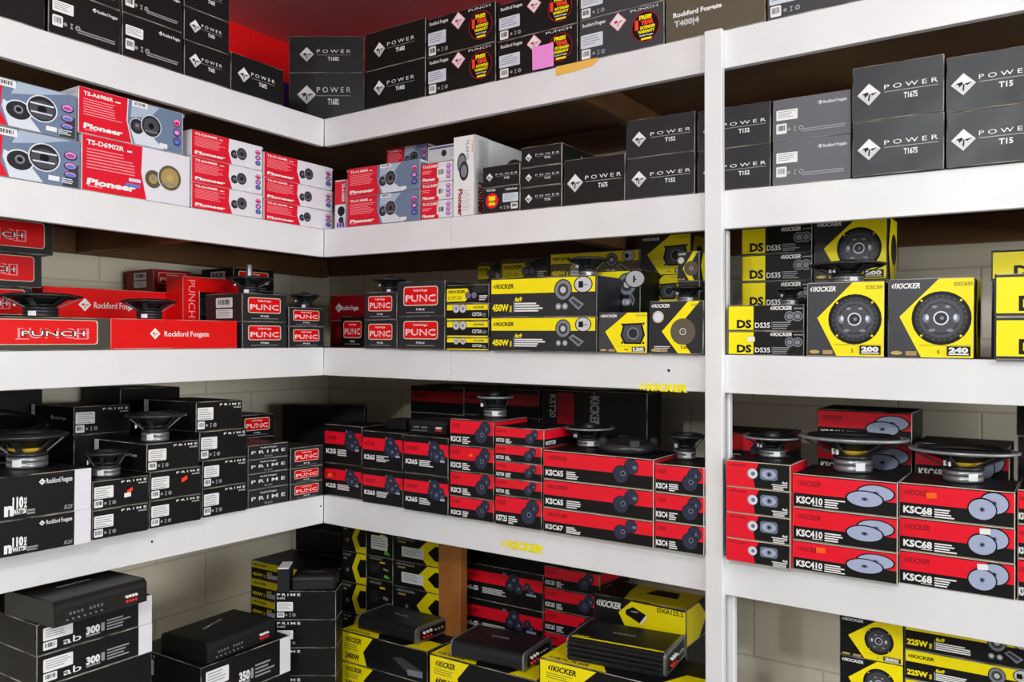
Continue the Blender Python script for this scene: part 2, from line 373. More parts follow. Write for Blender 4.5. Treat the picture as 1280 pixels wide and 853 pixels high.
def a_cst(B, twe=False, num='CST20'):
    f = 'front'
    if twe:
        B.poly(f, [(.01,.1),(.45,.1),(.58,.45),(.5,.8),(.01,.8)], 'yel'); B.kicker(f, .04, .56, .15, 'ink', .42); B.text(f, num, .04, .22, .17, 'ink', .32, b=0)
        B.poly(f, [(.6,.75),(.72,.95),(.95,.95),(.98,.6),(.7,.55)], 'char')
        for u in (.52,.66): B.circ(f, u, .42, .2, 'ink'); B.circ(f, u, .42, .17, 'ell2'); B.circ(f, u, .42, .1, 'violet')
        B.lines(f, .78, .4, .2, 3, .1, .05, 'w')
    else:
        B.rect(f, .02, .6, .98, .93, 'yel'); B.rect(f, .02, .02, .98, .1, 'yel')
        for u in (.24,.4): B.circ(f, u, .7, .28, 'ink'); B.circ(f, u, .7, .25, 'silver'); B.circ(f, u, .7, .1, 'cap')
        B.kicker(f, .64, .7, .12, 'olive', .26); B.text(f, num, .62, .26, .2, 'w', .22, b=.03); B.lines(f, .86, .4, .1, 3, .07, .04, 'sil2')
def a_450(B, num='450W'):
    f = 'front'
    B.rect(f, .01, .6, .985, .97, 'yel'); B.kicker(f, .03, .74, .11, 'ink', .21)
    B.text(f, num, .02, .16, .17, 'yel', .165, b=.05); B.text(f, 'PEAK', .215, .13, .02, 'yel', .17, rot=1, b=.04); B.rect(f, .235, .12, .238, .4, 'w')
    B.text(f, '6x9', .245, .4, .11, 'yel', .07, b=.05); B.lines(f, .245, .36, .29, 4, .062, .04, 'w', .3)
    B.circ(f, .7, .66, .27, 'char', ax=.95); B.circ(f, .7, .66, .24, 'cap', ax=.95); B.circ(f, .7, .66, .16, 'dgrey', ax=.95); B.circ(f, .7, .66, .08, 'silver')
    B.circ(f, .88, .78, .21, 'char', ax=1.25); B.circ(f, .88, .78, .185, 'silver', ax=1.25); B.rect(f, .84, .7, .88, .86, 'ink'); B.rect(f, .88, .76, .92, .78, 'ink')
    for u in (.66,.72): B.circ(f, u, .25, .085, 'cap'); B.circ(f, u, .25, .05, 'silver')
    B.poly(f, [(.75,.4),(.79,.5),(.89,.3),(.84,.15)], 'cap'); B.poly(f, [(.77,.4),(.79,.44),(.87,.28),(.84,.22)], 'dgrey')
    B.sticker(.77, .05, 'ink', .01)
def a_dsc(B, watt='120', size='4x6', model='DSC460', shape='hex', badge=False):
    f = 'front'
    if shape == 'round4':
        B.poly(f, [(.72,.99),(.93,.99),(.5,.45),(.78,.01),(.54,.01),(.24,.42)], 'yel')
    else:
        B.poly(f, [(.995,.01),(.995,.99),(.6,.99),(.14,.52),(.4,.01)], 'yel')
    B.kicker(f, .04, .88, .065, 'w', .36)
    if shape == 'hex':
        pts = [(.46,.42),(.52,.72),(.9,.74),(.96,.44),(.88,.22),(.54,.22)]
        B.poly(f, pts, 'ink'); B.poly(f, [(.5,.43),(.55,.68),(.87,.7),(.92,.44),(.86,.26),(.57,.26)], 'coneg'); B.circ(f, .72, .48, .15, 'cap'); B.circ(f, .72, .48, .12, 'char')
        for u, v in ((.5,.7),(.93,.72),(.5,.25),(.93,.25)): B.circ(f, u, v, .03, 'ink', 8)
    elif shape == 'round4':
        B.spk(f, .63, .42, .25, rim='brn', cone='brn', ring='brn', cap='w', hi=False); B.part('badge_sticker'); B.circ(f, .17, .7, .115, 'cream'); B.circ(f, .17, .7, .08, 'pale'); B.end()
    else:
        B.spk(f, .63, .50, .335 if shape == 'round' else .36, ax=1.0)
        for a in (45,135,225,315): B.circ(f, .63 + .31*cos(radians(a))*B.dim(f)[1]/B.dim(f)[0], .5+.31*sin(radians(a)), .014, 'yel', 8)
    B.text(f, model, .98, .9, .045, 'olive', .2, 'r', b=.0)
    if watt and shape != 'round4':
        B.rect(f, .70, .035, .965, .15, 'ink'); B.text(f, watt, .83, .075, .06, 'w', .22, 'c', b=.06); B.rect(f, .72, .045, .945, .062, 'w')
        B.text(f, size, .62, .06, .05, 'ink', None, 'r', b=0); B.rect(f, .38, .16, .97, .164, 'olive')
    elif watt: B.text(f, watt, .6, .1, .05, 'ink', .14, b=.02); B.lines(f, .1, .14, .3, 4, .03, .012, 'w')
    B.ell(f, .11, .06, .07, .025, 'gold'); B.rect(f, .22, .03, .35, .085, 'tan')
    B.poly('right', [(.3,.02),(.98,.02),(.98,.98),(.3,.98),(.1,.5)], 'yel'); B.circ('right', .65, .5, .25, 'ink')
def a_ds35(B):
    f = 'front'
    B.rect(f, .015, .04, .35, .95, 'yel'); B.text(f, 'DS', .325, .12, .3, 'ink', .2, 'r', b=.05)
    B.text(f, 'DS35', .37, .12, .2, 'w', .2, b=.02); B.rect(f, .59, .1, .593, .36, 'sil2'); B.lines(f, .6, .34, .24, 4, .075, .035, 'sil2')
    B.kicker(f, .57, .8, .14, 'w', .29); B.rect(f, .87, .83, .99, .87, 'sil2')
    for u in (.82,.92): B.circ(f, u, .55, .19, 'sil2'); B.circ(f, u, .55, .16, 'dgrey'); B.circ(f, u, .55, .1, 'cap')
def a_ds(B):
    f = 'front'; B.rect(f, .03, .08, .97, .92, 'yel'); B.text(f, 'DS', .55, .15, .33, 'ink', .38, 'c', b=.05); B.rect(f, .0, .0, .03, 1, 'char')
def kpair(B, f, cu, cv, r, navy=True):
    c, c2 = ('navy','ell2') if navy else ('ell','ell2')
    B.circ(f, cu + .045, cv + .22, r, 'ink'); B.circ(f, cu + .045, cv + .22, r*.93, c); B.circ(f, cu, cv, r*1.08, 'ink'); B.circ(f, cu, cv, r, c); B.circ(f, cu + .01, cv+.02, r*.28, c2); B.circ(f, cu + .01, cv+.02, r*.16, 'ink'); B.circ(f, cu + .06, cv+.2, r*.2, c2)
def a_ksc(B, num='KSC65', big=.25, n=.0, dim=False):
    """black carton with a red band, black maker word, white number, pair of drivers"""
    f = 'front'
    B.rect(f, .006, .45, .993, .95, 'red'); B.kicker(f, .04, .68, .14, 'dred', .2 if B.w > 1.8*B.h else .3)
    w = .17 if B.w > 2.6*B.h else .24
    B.text(f, num, .025, .14, .19, 'w', w, b=.04); B.lines(f, .055 + w, .33, w*.8, 4, .07, .04, 'w', .45)
    u = .74; W, H = B.dim(f)
    B.circ(f, u + .07, .7, .26, 'ink'); B.circ(f, u + .07, .7, .24, 'navy'); B.circ(f, u - .02, .42, .30, 'ink'); B.circ(f, u - .02, .42, .275, 'navy'); B.circ(f, u, .46, .09, 'ell2'); B.circ(f, u, .46, .05, 'ink'); B.ell(f, u + .10, .68, .02, .06, 'ell2')
    B.rect('right', .01, .45, .99, .95, 'red'); B.text('right', num, .05, .14, .19, 'w', .3, b=.04)
def a_ks(B, num='KS65'):
    f = 'front'
    B.rect(f, .006, .50, .993, .82, 'red'); B.kicker(f, .06, .62, .09, 'dred', .27)
    B.text(f, num, .05, .25, .12, 'w', .27, b=.04); B.lines(f, .36, .37, .32, 4, .045, .025, 'w', .45)
    for u, v, r in ((.7,.72,.17),(.66,.55,.15),(.75,.5,.15),(.84,.6,.1),(.88,.47,.1)): B.circ(f, u, v, r*1.08, 'ink'); B.circ(f, u, v, r, 'navy'); B.circ(f, u, v, r*.3, 'ell2')
    B.rect(f, .83, .36, .93, .42, 'ell'); B.rect(f, .58, .82, .62, .88, 'ell2')
    B.rect('right', .01, .50, .99, .82, 'red')
def a_kscov(B, num='KSC410', flat=True, st=None):
    f = 'front'
    B.poly(f, [(.006,.42),(.993,.42),(.993,.95),(.65,.95),(.55,.95),(.006,.95)], 'red'); B.kicker(f, .05, .66, .15, 'dred', .24)
    B.text(f, num, .04, .13, .2, 'w', .26, b=.04); B.lines(f, .32, .32, .2, 4, .07, .04, 'w', .45); B.rect(f, .2, .08, .3, .1, 'w')
    ru, rv = (.165, .22) if flat else (.115, .29)
    u = .70 if flat else .73
    for du, dv in ((.1,.2),(0,0)):
        B.ell(f, u+du, .44+dv, ru*1.1, rv*1.16, 'ink'); B.ell(f, u+du, .44+dv, ru, rv, 'ell'); B.ell(f, u+du, .44+dv, ru*.2, rv*.25, 'ell2'); B.ell(f, u+du, .44+dv, ru*.1, rv*.13, 'ink')
    B.rect('left', .01, .45, .99, .95, 'red')
def a_k46(B):
    f = 'front'
    B.poly(f, [(.006,.02),(.46,.02),(.43,.45),(.52,.97),(.006,.97)], 'red'); B.kicker(f, .05, .8, .08, 'dred', .28)
    B.circ(f, .42, .56, .2, 'ell'); B.circ(f, .43, .56, .17, 'pale'); B.circ(f, .43, .56, .08, 'ell2')
    B.rrect(f, .54, .36, .81, .8, 'ell2', .25); B.ell(f, .675, .58, .11, .17, 'ell'); B.circ(f, .68, .58, .11, 'ell2'); B.circ(f, .68, .58, .05, 'ink')
    B.text(f, '4x6', .96, .27, .1, 'w', None, 'r', b=.03); B.rect(f, .72, .2, .96, .235, 'w'); B.lines(f, .74, .17, .22, 3, .055, .03, 'w', .3)
    B.rect('right', .01, .02, .99, .97, 'red')
def a_prime(B, num='R169X2', lab=True):
    f = 'front'
    B.text(f, 'PRIME', .5, .84, .075, 'w', .46, b=.02, sp=1.5); B.text(f, num, .96, .74, .05, 'w', .15, 'r', b=.02)
    white_label(B, .03, .38, .36, .80, n=5); bar_label(B, .03, .08, .18, .34); B.icons(f, .22, .2, .07)
    g = 'left'
    B.diamond(g, .5, .58, .1, c1='w'); B.text(g, 'Rockford Fosgate', .55, .52, .11, 'w', .28, b=.015); B.rect(g, .0, .0, .09, .999, 'wht2')
def a_primefront(B, num='R65'):
    f = 'front'; B.text(f, 'PRIME', .08, .38, .22, 'w', .84, b=.01, sp=1.5); B.text(f, 'Rockford Fosgate', .5, .74, .1, 'w', .4, 'c', b=.015); B.text(f, num, .5, .12, .1, 'sil2', .2, 'c')
def a_prime110(B):
    f = 'front'
    B.diamond(f, .635, .8, .08, c1='w'); B.text(f, 'Rockford Fosgate', .665, .745, .12, 'w', .19, b=.015)
    B.text(f, '110', .43, .27, .24, 'w', .075, b=.06); B.text(f, 'WATTS', .43, .12, .12, 'w', .085, b=.04); B.text(f, 'RMS', .527, .13, .018, 'w', .36, rot=1, b=.03); B.lines(f, .53, .2, .08, 2, .07, .045, 'sil2'); B.text(f, 'n', .375, .12, .3, 'w', None, b=.06)
    B.text(f, 'R2S', .855, .08, .1, 'sil2', .06, 'r', it=.3, b=.03)
    B.rect(f, .872, .0, .999, .999, 'wht2')
def a_ab300(B, watt='300', end=True):
    f = 'front'
    white_label(B, .05, .42, .29, .84); bar_label(B, .05, .12, .16, .38)
    B.text(f, 'ab', .21, .14, .23, 'w', .15, b=.0); B.text(f, watt, .40, .25, .24, 'w', .12, b=.05); B.rect(f, .40, .16, .52, .22, 'sil2'); B.rect(f, .53, .22, .56, .5, 'sil2'); B.lines(f, .58, .55, .24, 4, .1, .05, 'sil2', .4)
    if end: B.rect(f, .87, .0, .999, .999, 'wht2')
    g = 'left'; white_label(B, .1, .38, .3, .8, g); bar_label(B, .1, .08, .2, .34, g); B.text(g, 'PRIME', .1, .86, .07, 'w', .22, sp=1.5)
def a_primeamp(B, lab=True):
    f = 'front'
    B.text(f, 'PRIME', .04, .83, .09, 'w', .38, b=.02, sp=1.4); B.text(f, 'R150X2', .04, .72, .06, 'w', .13, b=.02)
    if lab: white_label(B, .04, .3, .3, .62); bar_label(B, .04, .08, .16, .26); B.icons(f, .19, .17, .06)
def a_kamp(B, watt='2400W'):
    f = 'front'
    B.poly(f, [(.01,.02),(.32,.02),(.28,.45),(.39,.96),(.01,.96)], 'yel'); B.kicker(f, .065, .68, .17, 'ink', .2)
    B.text(f, watt, .065, .14, .18, 'ink', .17, b=.04); B.lines(f, .05, .6, .2, 3, .07, .02, 'olive')
    B.poly(f, [(.62,.55),(.72,.62),(.95,.35),(.95,.15),(.78,.2)], 'dgrey'); B.poly(f, [(.78,.3),(.95,.34),(.95,.15),(.79,.12)], 'cap')
    g = 'top'; B.poly(g, [(.01,.01),(.45,.01),(.36,.3),(.3,.99),(.01,.99)], 'yel'); B.kicker(g, .05, .06, .08, 'olive', .28)
    B.poly('top', [(.75,.01),(.99,.01),(.99,.5),(.85,.5)], 'yel')
def a_dxa(B):
    f = 'front'
    B.poly(f, [(.99,.01),(.99,.93),(.42,.96),(.28,.6),(.36,.2),(.36,.01)], 'yel'); B.kicker(f, .03, .68, .18, 'w', .29)
    B.poly(f, [(.36,.7),(.44,.82),(.58,.66),(.51,.4),(.36,.58)], 'ink'); B.poly(f, [(.52,.42),(.58,.66),(.59,.58),(.53,.36)], 'w'); B.rect(f, .42,.68,.49,.7,'w')
    B.text(f, 'DXA125.2', .97, .8, .13, 'ink', .27, 'r', b=.02); B.rect(f, .36, .24, .99, .25, 'olive'); B.rect(f, .80, .06, .98, .25, 'ink'); B.text(f, '250', .89, .11, .11, 'w', .15, 'c', b=.05)
    B.ell(f, .12, .1, .05, .03, 'gold'); B.rect(f, .2, .06, .28, .12, 'tan')
    B.poly('top', [(.34,.01),(.99,.01),(.99,.99),(.25,.99),(.28,.5)], 'yel'); B.poly('top', [(.45,.5),(.8,.5),(.75,.85),(.5,.85)], 'ink')
    B.poly('right', [(.02,.02),(.6,.02),(.98,.5),(.6,.98),(.02,.98)], 'yel')
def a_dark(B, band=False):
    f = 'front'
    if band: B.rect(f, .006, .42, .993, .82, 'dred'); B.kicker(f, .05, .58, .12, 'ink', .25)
def a_standing(B):
    f = 'front'; B.rect(f, .3, .02, .62, .98, 'dred'); B.text(f, 'KICKER', .93, .96, .16, 'sil2', .26, b=.04, rot=-1); B.text(f, 'KST20', .16, .96, .12, 'sil2', .2, b=.03, rot=-1); B.circ(f, .5, .55, .07, 'navy')
def a_chev(B, lab=False):
    """black carton with a yellow angular ring at the right"""
    f = 'front'; B.poly(f, [(.99,.02),(.6,.02),(.42,.5),(.62,.98),(.99,.98)], 'yel'); B.poly(f, [(.99,.25),(.75,.22),(.62,.5),(.75,.8),(.99,.82)], 'ink'); B.kicker(f, .04, .86, .07, 'sil2', .36); B.rect(f, .08, .74, .22, .8, 'tan')
    B.circ(f, .24, .4, .09, 'dgrey'); B.circ(f, .24, .4, .05, 'cap')
    if lab: white_label(B, .15, .2, .55, .6)
def a_chevside(B, lab=False):
    f = 'front'; B.kicker(f, .08, .86, .07, 'sil2', .5); B.rect(f, .5, .74, .7, .8, 'yel'); B.lines(f, .1, .65, .5, 6, .06, .02, 'dgrey'); B.poly(f, [(.66,.55),(.85,.5),(.8,.42),(.62,.46)], 'sil2'); B.poly(f, [(.66,.12),(.9,.1),(.8,.24),(.68,.26)], 'green')
    if lab: white_label(B, .15, .25, .8, .75)
# ------------------------------------------------------------------ room shell
WALL = 0.60; CEIL = 2.715; XR, YF = 7.0, -7.0
def ceiling_paint():
    """off-white ceiling with a dull red painted border along the two shelved walls"""
    m, n, l, b = newmat('ceiling_paint')
    g = n.new('ShaderNodeNewGeometry'); sp = n.new('ShaderNodeSeparateXYZ'); l.new(g.outputs['Position'], sp.inputs['Vector'])
    a = n.new('ShaderNodeMath'); a.operation = 'LESS_THAN'; a.inputs[1].default_value = .75; l.new(sp.outputs['X'], a.inputs[0])
    c = n.new('ShaderNodeMath'); c.operation = 'GREATER_THAN'; c.inputs[1].default_value = -.6; l.new(sp.outputs['Y'], c.inputs[0])
    o = n.new('ShaderNodeMath'); o.operation = 'MAXIMUM'; l.new(a.outputs[0], o.inputs[0]); l.new(c.outputs[0], o.inputs[1])
    mm = n.new('ShaderNodeMixRGB'); mm.inputs['Color1'].default_value = (*[lin(x) for x in (190,190,190)], 1); mm.inputs['Color2'].default_value = (*[lin(x) for x in (206,118,122)], 1)
    l.new(o.outputs[0], mm.inputs['Fac']); l.new(mm.outputs['Color'], b.inputs['Base Color']); b.inputs['Roughness'].default_value = .5
    nz = n.new('ShaderNodeTexNoise'); nz.inputs['Scale'].default_value = 6; l.new(g.outputs['Position'], nz.inputs['Vector'])
    bp = n.new('ShaderNodeBump'); bp.inputs['Strength'].default_value = .15; bp.inputs['Distance'].default_value = .02; l.new(nz.outputs['Fac'], bp.inputs['Height']); l.new(bp.outputs['Normal'], b.inputs['Normal'])
    MATS['ceiling_paint'] = m
ceiling_paint()
plain('white_paint', (236,236,238), .42, rgb2=(229,229,231), nscale=5, bump=.03)
plain('shelf_ply', (128,88,50), .6, rgb2=(104,70,38), nscale=5, bump=.1)
plain('old_timber', (176,112,48), .55, rgb2=(150,90,36), nscale=9, bump=.1)
plain('floor_tile', (120,118,114), .5, rgb2=(106,104,100), nscale=4)
plain('screw_head', (150,150,148), .35, .8); plain('dark_hole', (30,30,30), .7); plain('decal_yellow', (255,240,0), .4); plain('side_wall', (168,168,166), .6)
def block_wall(name, along):
    """painted block below, a band of red paint with a thin blue line above it"""
    m, n, l, b = newmat(name)
    g = n.new('ShaderNodeNewGeometry'); sp = n.new('ShaderNodeSeparateXYZ'); l.new(g.outputs['Position'], sp.inputs['Vector'])
    cb = n.new('ShaderNodeCombineXYZ'); l.new(sp.outputs[along], cb.inputs['X']); l.new(sp.outputs['Z'], cb.inputs['Y'])
    br = n.new('ShaderNodeTexBrick'); br.inputs['Scale'].default_value = 1; br.inputs['Brick Width'].default_value = .4; br.inputs['Row Height'].default_value = .19; br.inputs['Mortar Size'].default_value = .004; br.inputs['Mortar Smooth'].default_value = .4
    br.inputs['Color1'].default_value = (*[lin(x) for x in (246,238,216)], 1); br.inputs['Color2'].default_value = (*[lin(x) for x in (242,233,210)], 1); br.inputs['Mortar'].default_value = (*[lin(x) for x in (222,210,184)], 1)
    l.new(cb.outputs['Vector'], br.inputs['Vector'])
    nz = n.new('ShaderNodeTexNoise'); nz.inputs['Scale'].default_value = 5; nz.inputs['Detail'].default_value = 5; l.new(g.outputs['Position'], nz.inputs['Vector'])
    mx = n.new('ShaderNodeMixRGB'); mx.blend_type = 'MULTIPLY'; mx.inputs['Fac'].default_value = .12; l.new(br.outputs['Color'], mx.inputs['Color1']); l.new(nz.outputs['Fac'], mx.inputs['Color2'])
    prev = mx.outputs['Color']
    for z, c in ((2.42,(34,40,150)), (2.555,(240,2,8))):
        gt = n.new('ShaderNodeMath'); gt.operation = 'GREATER_THAN'; gt.inputs[1].default_value = z; l.new(sp.outputs['Z'], gt.inputs[0])
        mm = n.new('ShaderNodeMixRGB'); mm.inputs['Color2'].default_value = (*[lin(x) for x in c], 1); l.new(gt.outputs[0], mm.inputs['Fac']); l.new(prev, mm.inputs['Color1']); prev = mm.outputs['Color']
    l.new(prev, b.inputs['Base Color']); b.inputs['Roughness'].default_value = .55
    bp = n.new('ShaderNodeBump'); bp.inputs['Strength'].default_value = .35; bp.inputs['Distance'].default_value = .003; l.new(br.outputs['Fac'], bp.inputs['Height']); bp.invert = True; l.new(bp.outputs['Normal'], b.inputs['Normal'])
    MATS[name] = m
block_wall('block_left', 'Y'); block_wall('block_back', 'X')
def shell(name, lo, hi, mat):
    mb = MB(); mb.box(lo, hi, mat); o = mb.build(name); o['kind'] = 'structure'; return o
shell('wall_left', (-WALL-.1, YF, 0), (-WALL, WALL+.1, CEIL), 'block_left')
shell('wall_back', (-WALL, WALL, 0), (XR, WALL+.1, CEIL), 'block_back')
shell('wall_right', (XR, YF, 0), (XR+.1, WALL+.1, CEIL), 'side_wall')
mb = MB()      # made-up window frame on the unseen right wall, dressing the added fill light
for y0, y1, z0, z1 in ((-3.3, .3, .55, .63), (-3.3, .3, 2.12, 2.2), (-3.3, -3.22, .63, 2.12), (.22, .3, .63, 2.12), (-1.54, -1.46, .63, 2.12)): mb.box((XR - .05, y0, z0), (XR - .001, y1, z1), 'white_paint', .004)
mb.build('added_window_frame')['kind'] = 'structure'
shell('wall_front', (-WALL-.1, YF-.1, 0), (XR+.1, YF, CEIL), 'side_wall')
shell('ceiling', (-WALL-.1, YF-.1, CEIL), (XR+.1, WALL+.1, CEIL+.1), 'ceiling_paint')
shell('floor', (-WALL-.1, YF-.1, -.1), (XR+.1, WALL+.1, 0), 'floor_tile')

# ------------------------------------------------------------------ shelving
FH, FT, PT = .089, .019, .016
XE, YE = 2.55, -1.75
def decal(mbn, parent, px0, px1, py, i, h):
    a = hy(px0, py, 0); b = hy(px1, py, 0)
    B = Carton(b.x - a.x, .001, h, 'white_paint'); B.mb = MB(); B.cur = B.mb
    B.kicker('front', 0, 0, 1, 'decal_yellow', 1.0, b=.07)
    o = B.mb.build('lettering_sticker', parent); return o, a
def make_shelf(side, i):
    z = SZ[i]; lab = ('white fronted ' + SHN[i] + (' along the left wall' if side == 'L' else ' along the back wall, crossed by the post'))
    if i == 4: lab = 'low %s carrying the amplifier cartons along the %s wall' % ('deck', 'left' if side == 'L' else 'back')
    r = empty('wall_shelf', (0, 0, z))
    tag(r, lab, 'shelf', 'wall shelving boards')
    if side == 'R': r.rotation_euler = (0, -math.atan(SR[i]), 0)
    else: r.rotation_euler = (-math.atan(SL[i]), 0, 0)
    seam = .459 if i == 3 else .516
    fr = -.30 if i == 4 else 0
    segs = [(0.0, seam), (seam, XE)] if side == 'R' else [(YE, FT)]
    for a, b in segs:
        mb = MB(); g = .0006
        if side == 'R': mb.box((a + g + (FT if a == 0 and i < 4 else 0)*0, fr, -FH), (b - g, fr + FT, 0), 'white_paint', .0012)
        else: mb.box((fr*-1 - FT, a, -FH), (fr*-1, b - FT if i < 4 else 0 + fr, 0), 'white_paint', .0012)
        mb.build('fascia', r)
    mb = MB()
    if side == 'R': mb.box((0.001 if i < 4 else -fr, fr + FT, -PT), (XE, WALL - .001, -.0005), 'shelf_ply' if i < 4 else 'white_paint')
    else: mb.box((-WALL + .001, YE, -PT), (-fr - FT - .0005, WALL - .001, -.0005), 'shelf_ply' if i < 4 else 'white_paint')
    mb.build('shelf_board', r)
    mb = MB()
    if side == 'R': mb.box((-WALL + .04, WALL - .04, -FH), (XE, WALL - .001, -PT), 'shelf_ply', .002)
    else: mb.box((-WALL + .001, YE, -FH), (-WALL + .04, WALL - .045, -PT), 'shelf_ply', .002)
    mb.build('ledger', r)
    if i < 4:
        for q in ((.9, 2.0) if side == 'R' else (-.5, -1.2)):
            mb = MB()
            if side == 'R': mb.box((q, FT, -FH), (q + .038, WALL - .04, -PT), 'shelf_ply', .002)
            else: mb.box((-WALL + .04, q, -FH), (-FT, q + .038, -PT), 'shelf_ply', .002)
            mb.build('cross_rail', r)
    return r
SHELF = {}
for i in range(5):
    for s in 'LR': SHELF[s, i] = make_shelf(s, i)
bpy.context.view_layer.update()
for i, px0, px1, py, h in ((2, 799, 862, 487.5, .0165), (3, 627, 681, 683.5, .02)):
    o, a = decal(None, SHELF['R', i], px0, px1, py, i, h)
    o.location = (a.x, -.0003, a.z - SZ[i] - SR[i]*a.x); o['label'] = 'yellow maker lettering stuck on the white board'
def dot(parent, p, r, mat, ax, name='screw'):
    mb = MB(); n = 12
    pr = [(0.0001, .0018), (r*.7, .0016), (r, 0)]
    mb.lathe(pr, mat, n)
    o = mb.build(name, parent); o.matrix_world = Matrix.Translation(p) @ (Matrix.Rotation(pi/2, 4, 'X') if ax == 'y' else Matrix.Rotation(pi/2, 4, 'Y'))
    return o
dot(SHELF['R', 2], hy(836, 463.5, -.0003), .0036, 'dark_hole', 'y', 'screw_hole'); dot(SHELF['L', 3], hx(401, 633, .0003), .003, 'dark_hole', 'x', 'screw_hole'); dot(SHELF['L', 3], hx(190, 677.5, .0003), .0034, 'dark_hole', 'x', 'screw_hole')
# the post: a white batten screwed on the fascias with a leg behind it
pst = empty('shelf_post', (1.283, 0, 0)); tag(pst, 'tall white wooden post crossing the shelf fronts right of centre', 'post')
mb = MB(); mb.box((0, -.0195, 0), (.0425, -.0006, 2.2415), 'white_paint', .0015); mb.build('batten', pst)
for k, wr in ((1, .041), (2, .046), (3, .056)):
    zz = SZ[k] + SR[k]*1.3
    mb = MB(); mb.box((.009 if k < 3 else -.004, .0195, (SZ[k+1] + SR[k+1]*1.3 if k < 3 else SZ[4]) + .001), (wr, .04, zz - FH - .001), 'white_paint', .002); mb.build('leg', pst)
for k in range(4):
    for px, dy in ((891, .026), (883, .062)):
        zz = SZ[k] + SR[k]*1.3 - dy
        dot(pst, Vector((1.283 + (.030 if px == 891 else .015), -.0196, zz)), .0032, 'screw_head', 'y')
wp = empty('timber_support', (hy(548, 740, .215).x, .215, .40)); tag(wp, 'brown timber upright below the fourth shelf front, behind the amplifiers', 'post')
mb = MB(); mb.box((0, 0, 0), (.088, .038, SZ[3] - FH - .40 + .06), 'old_timber', .002); mb.build('stud', wp)
mb = MB(); mb.box((.01, .0385, .0), (.068, .0565, .25), 'old_timber', .002); mb.build('cleat', wp)

# ------------------------------------------------------------------ stacks of cartons
ALL_LABELS = {}
POS = {1: [''], 2: ['upper ', 'lower '], 3: ['top ', 'middle ', 'bottom '], 4: ['top ', 'second highest ', 'third highest ', 'bottom '], 5: ['top ', 'second highest ', 'middle ', 'second lowest ', 'bottom ']}
def front(side, px, py, over): return hy(px, py, -over) if side == 'R' else hx(px, py, over) if side == 'L' else hd(px, py, over)
def stack(side, sh, xl, xr, rows, over=0.0, depth=.2, desc='', where='', base='blk', name='speaker_box', group=None, yref='l', ybot=None, edge=None, pos=None):
    """one pile: ROWS top to bottom as (y of the row's top edge, design, options)"""
    pos = pos or POS[len(rows)]
    out = []
    hs = []
    for y, fn, kw in rows:
        a, b = kw.get('xl', xl), kw.get('xr', xr); ov = kw.get('over', over)
        p = front(side, a if yref == 'l' else b, y, ov); hs.append(p.z - shelf_z(side, sh, p))
    if ybot: p = front(side, xl if yref == 'l' else xr, ybot, over); hb = max(p.z - shelf_z(side, sh, p), 0)
    else: hb = 0
    if hb > .012:      # the plain carton the visible pile stands on
        rows = list(rows) + [(None, a_plain, dict(hidden=True))]; hs.append(hb); pos = list(pos) + ['']
    lows = hs[1:] + [0.0]
    for (y, fn, kw), H, L, ps in zip(rows, hs, lows, pos):
        kw = dict(kw); a, b = kw.pop('xl', xl), kw.pop('xr', xr); ov = kw.pop('over', over); dp = kw.pop('depth', depth); bs = kw.pop('base', base); ds = kw.pop('desc', desc); st = kw.pop('st', None); wh = kw.pop('where', where); nm = kw.pop('name', name); hid = kw.pop('hidden', False); kw_post = kw.pop('post', None)
        ym = y if y is not None else (rows[-2][0] + 40)
        PL, PR = front(side, a, ym, ov), front(side, b, ym, ov)
        u = Vector((PR.x - PL.x, PR.y - PL.y, 0)); W = u.length - .0012; u.normalize()
        v = Vector((-u.y, u.x, 0)); zb = shelf_z(side, sh, PL) + L
        sl = SR[sh]*u.x if side == 'R' else -SL[sh]*u.y if side == 'L' else 0
        X = Vector((u.x, u.y, sl)).normalized(); Z = X.cross(v); 
        org = Vector((PL.x, PL.y, zb + .0006)) + u*.0006 - v*0 + v*random.uniform(0, .0015)
        if side == 'C': org.z += .004 if L == 0 else .004
        Bx = Carton(W, dp, H - L - .0006, bs, edge)
        if fn is not a_plain: fn(Bx, **kw)
        if st:
            for s_ in st: Bx.sticker(*s_)
        o = Bx.build(nm)
        o.matrix_world = Matrix(((X.x, v.x, Z.x, org.x), (X.y, v.y, Z.y, org.y), (X.z, v.z, Z.z, org.z), (0,0,0,1)))
        lb = (ps + ds + ' ' + wh).strip() if not hid else ('plain carton under the ' + ds + ' ' + wh)
        n_ = len(lb.split())
        if n_ > 16 or n_ < 4: print('LABEL LENGTH', n_, lb)
        if lb in ALL_LABELS: print('LABEL REPEAT', lb)
        ALL_LABELS[lb] = 1
        tag(o, lb, 'box', group or ('cartons on the ' + SHN[sh]))
        out.append(o)
    return dict(objs=out, H=hs[0], side=side, sh=sh, over=over)
# ================================================================== TOP SHELF
R_ = lambda y, fn, **k: (y, fn, k)
T0 = 'on the top shelf'
stack('L', 0, -40, 56.5, [R_(-50, a_plain)], depth=.3, base='rfblk', desc='plain black carton, leftmost', where=T0, name='amplifier_box', yref='r')
stack('L', 0, 60, 151, [R_(-42, a_rfside), R_(14, a_rfside)], depth=.3, base='rfblk', desc='black carton, white label left', where='second stack from left on top shelf', name='amplifier_box', yref='r', edge='rfblk')
stack('L', 0, 152.5, 228.5, [R_(-6, a_rfside), R_(41.5, a_rfside)], depth=.3, base='rfblk', desc='black labelled carton', where='left of the silver-diamond stack, top shelf', name='amplifier_box', yref='r')
stack('L', 0, 230, 287, [(-14, a_power, dict(num='T1652')), (29, a_power, dict(num='T1652')), (69, a_power, dict(num='T1652'))], depth=.3, base='rfblk', desc='black silver-diamond carton', where='near the red wall, top shelf', yref='r')
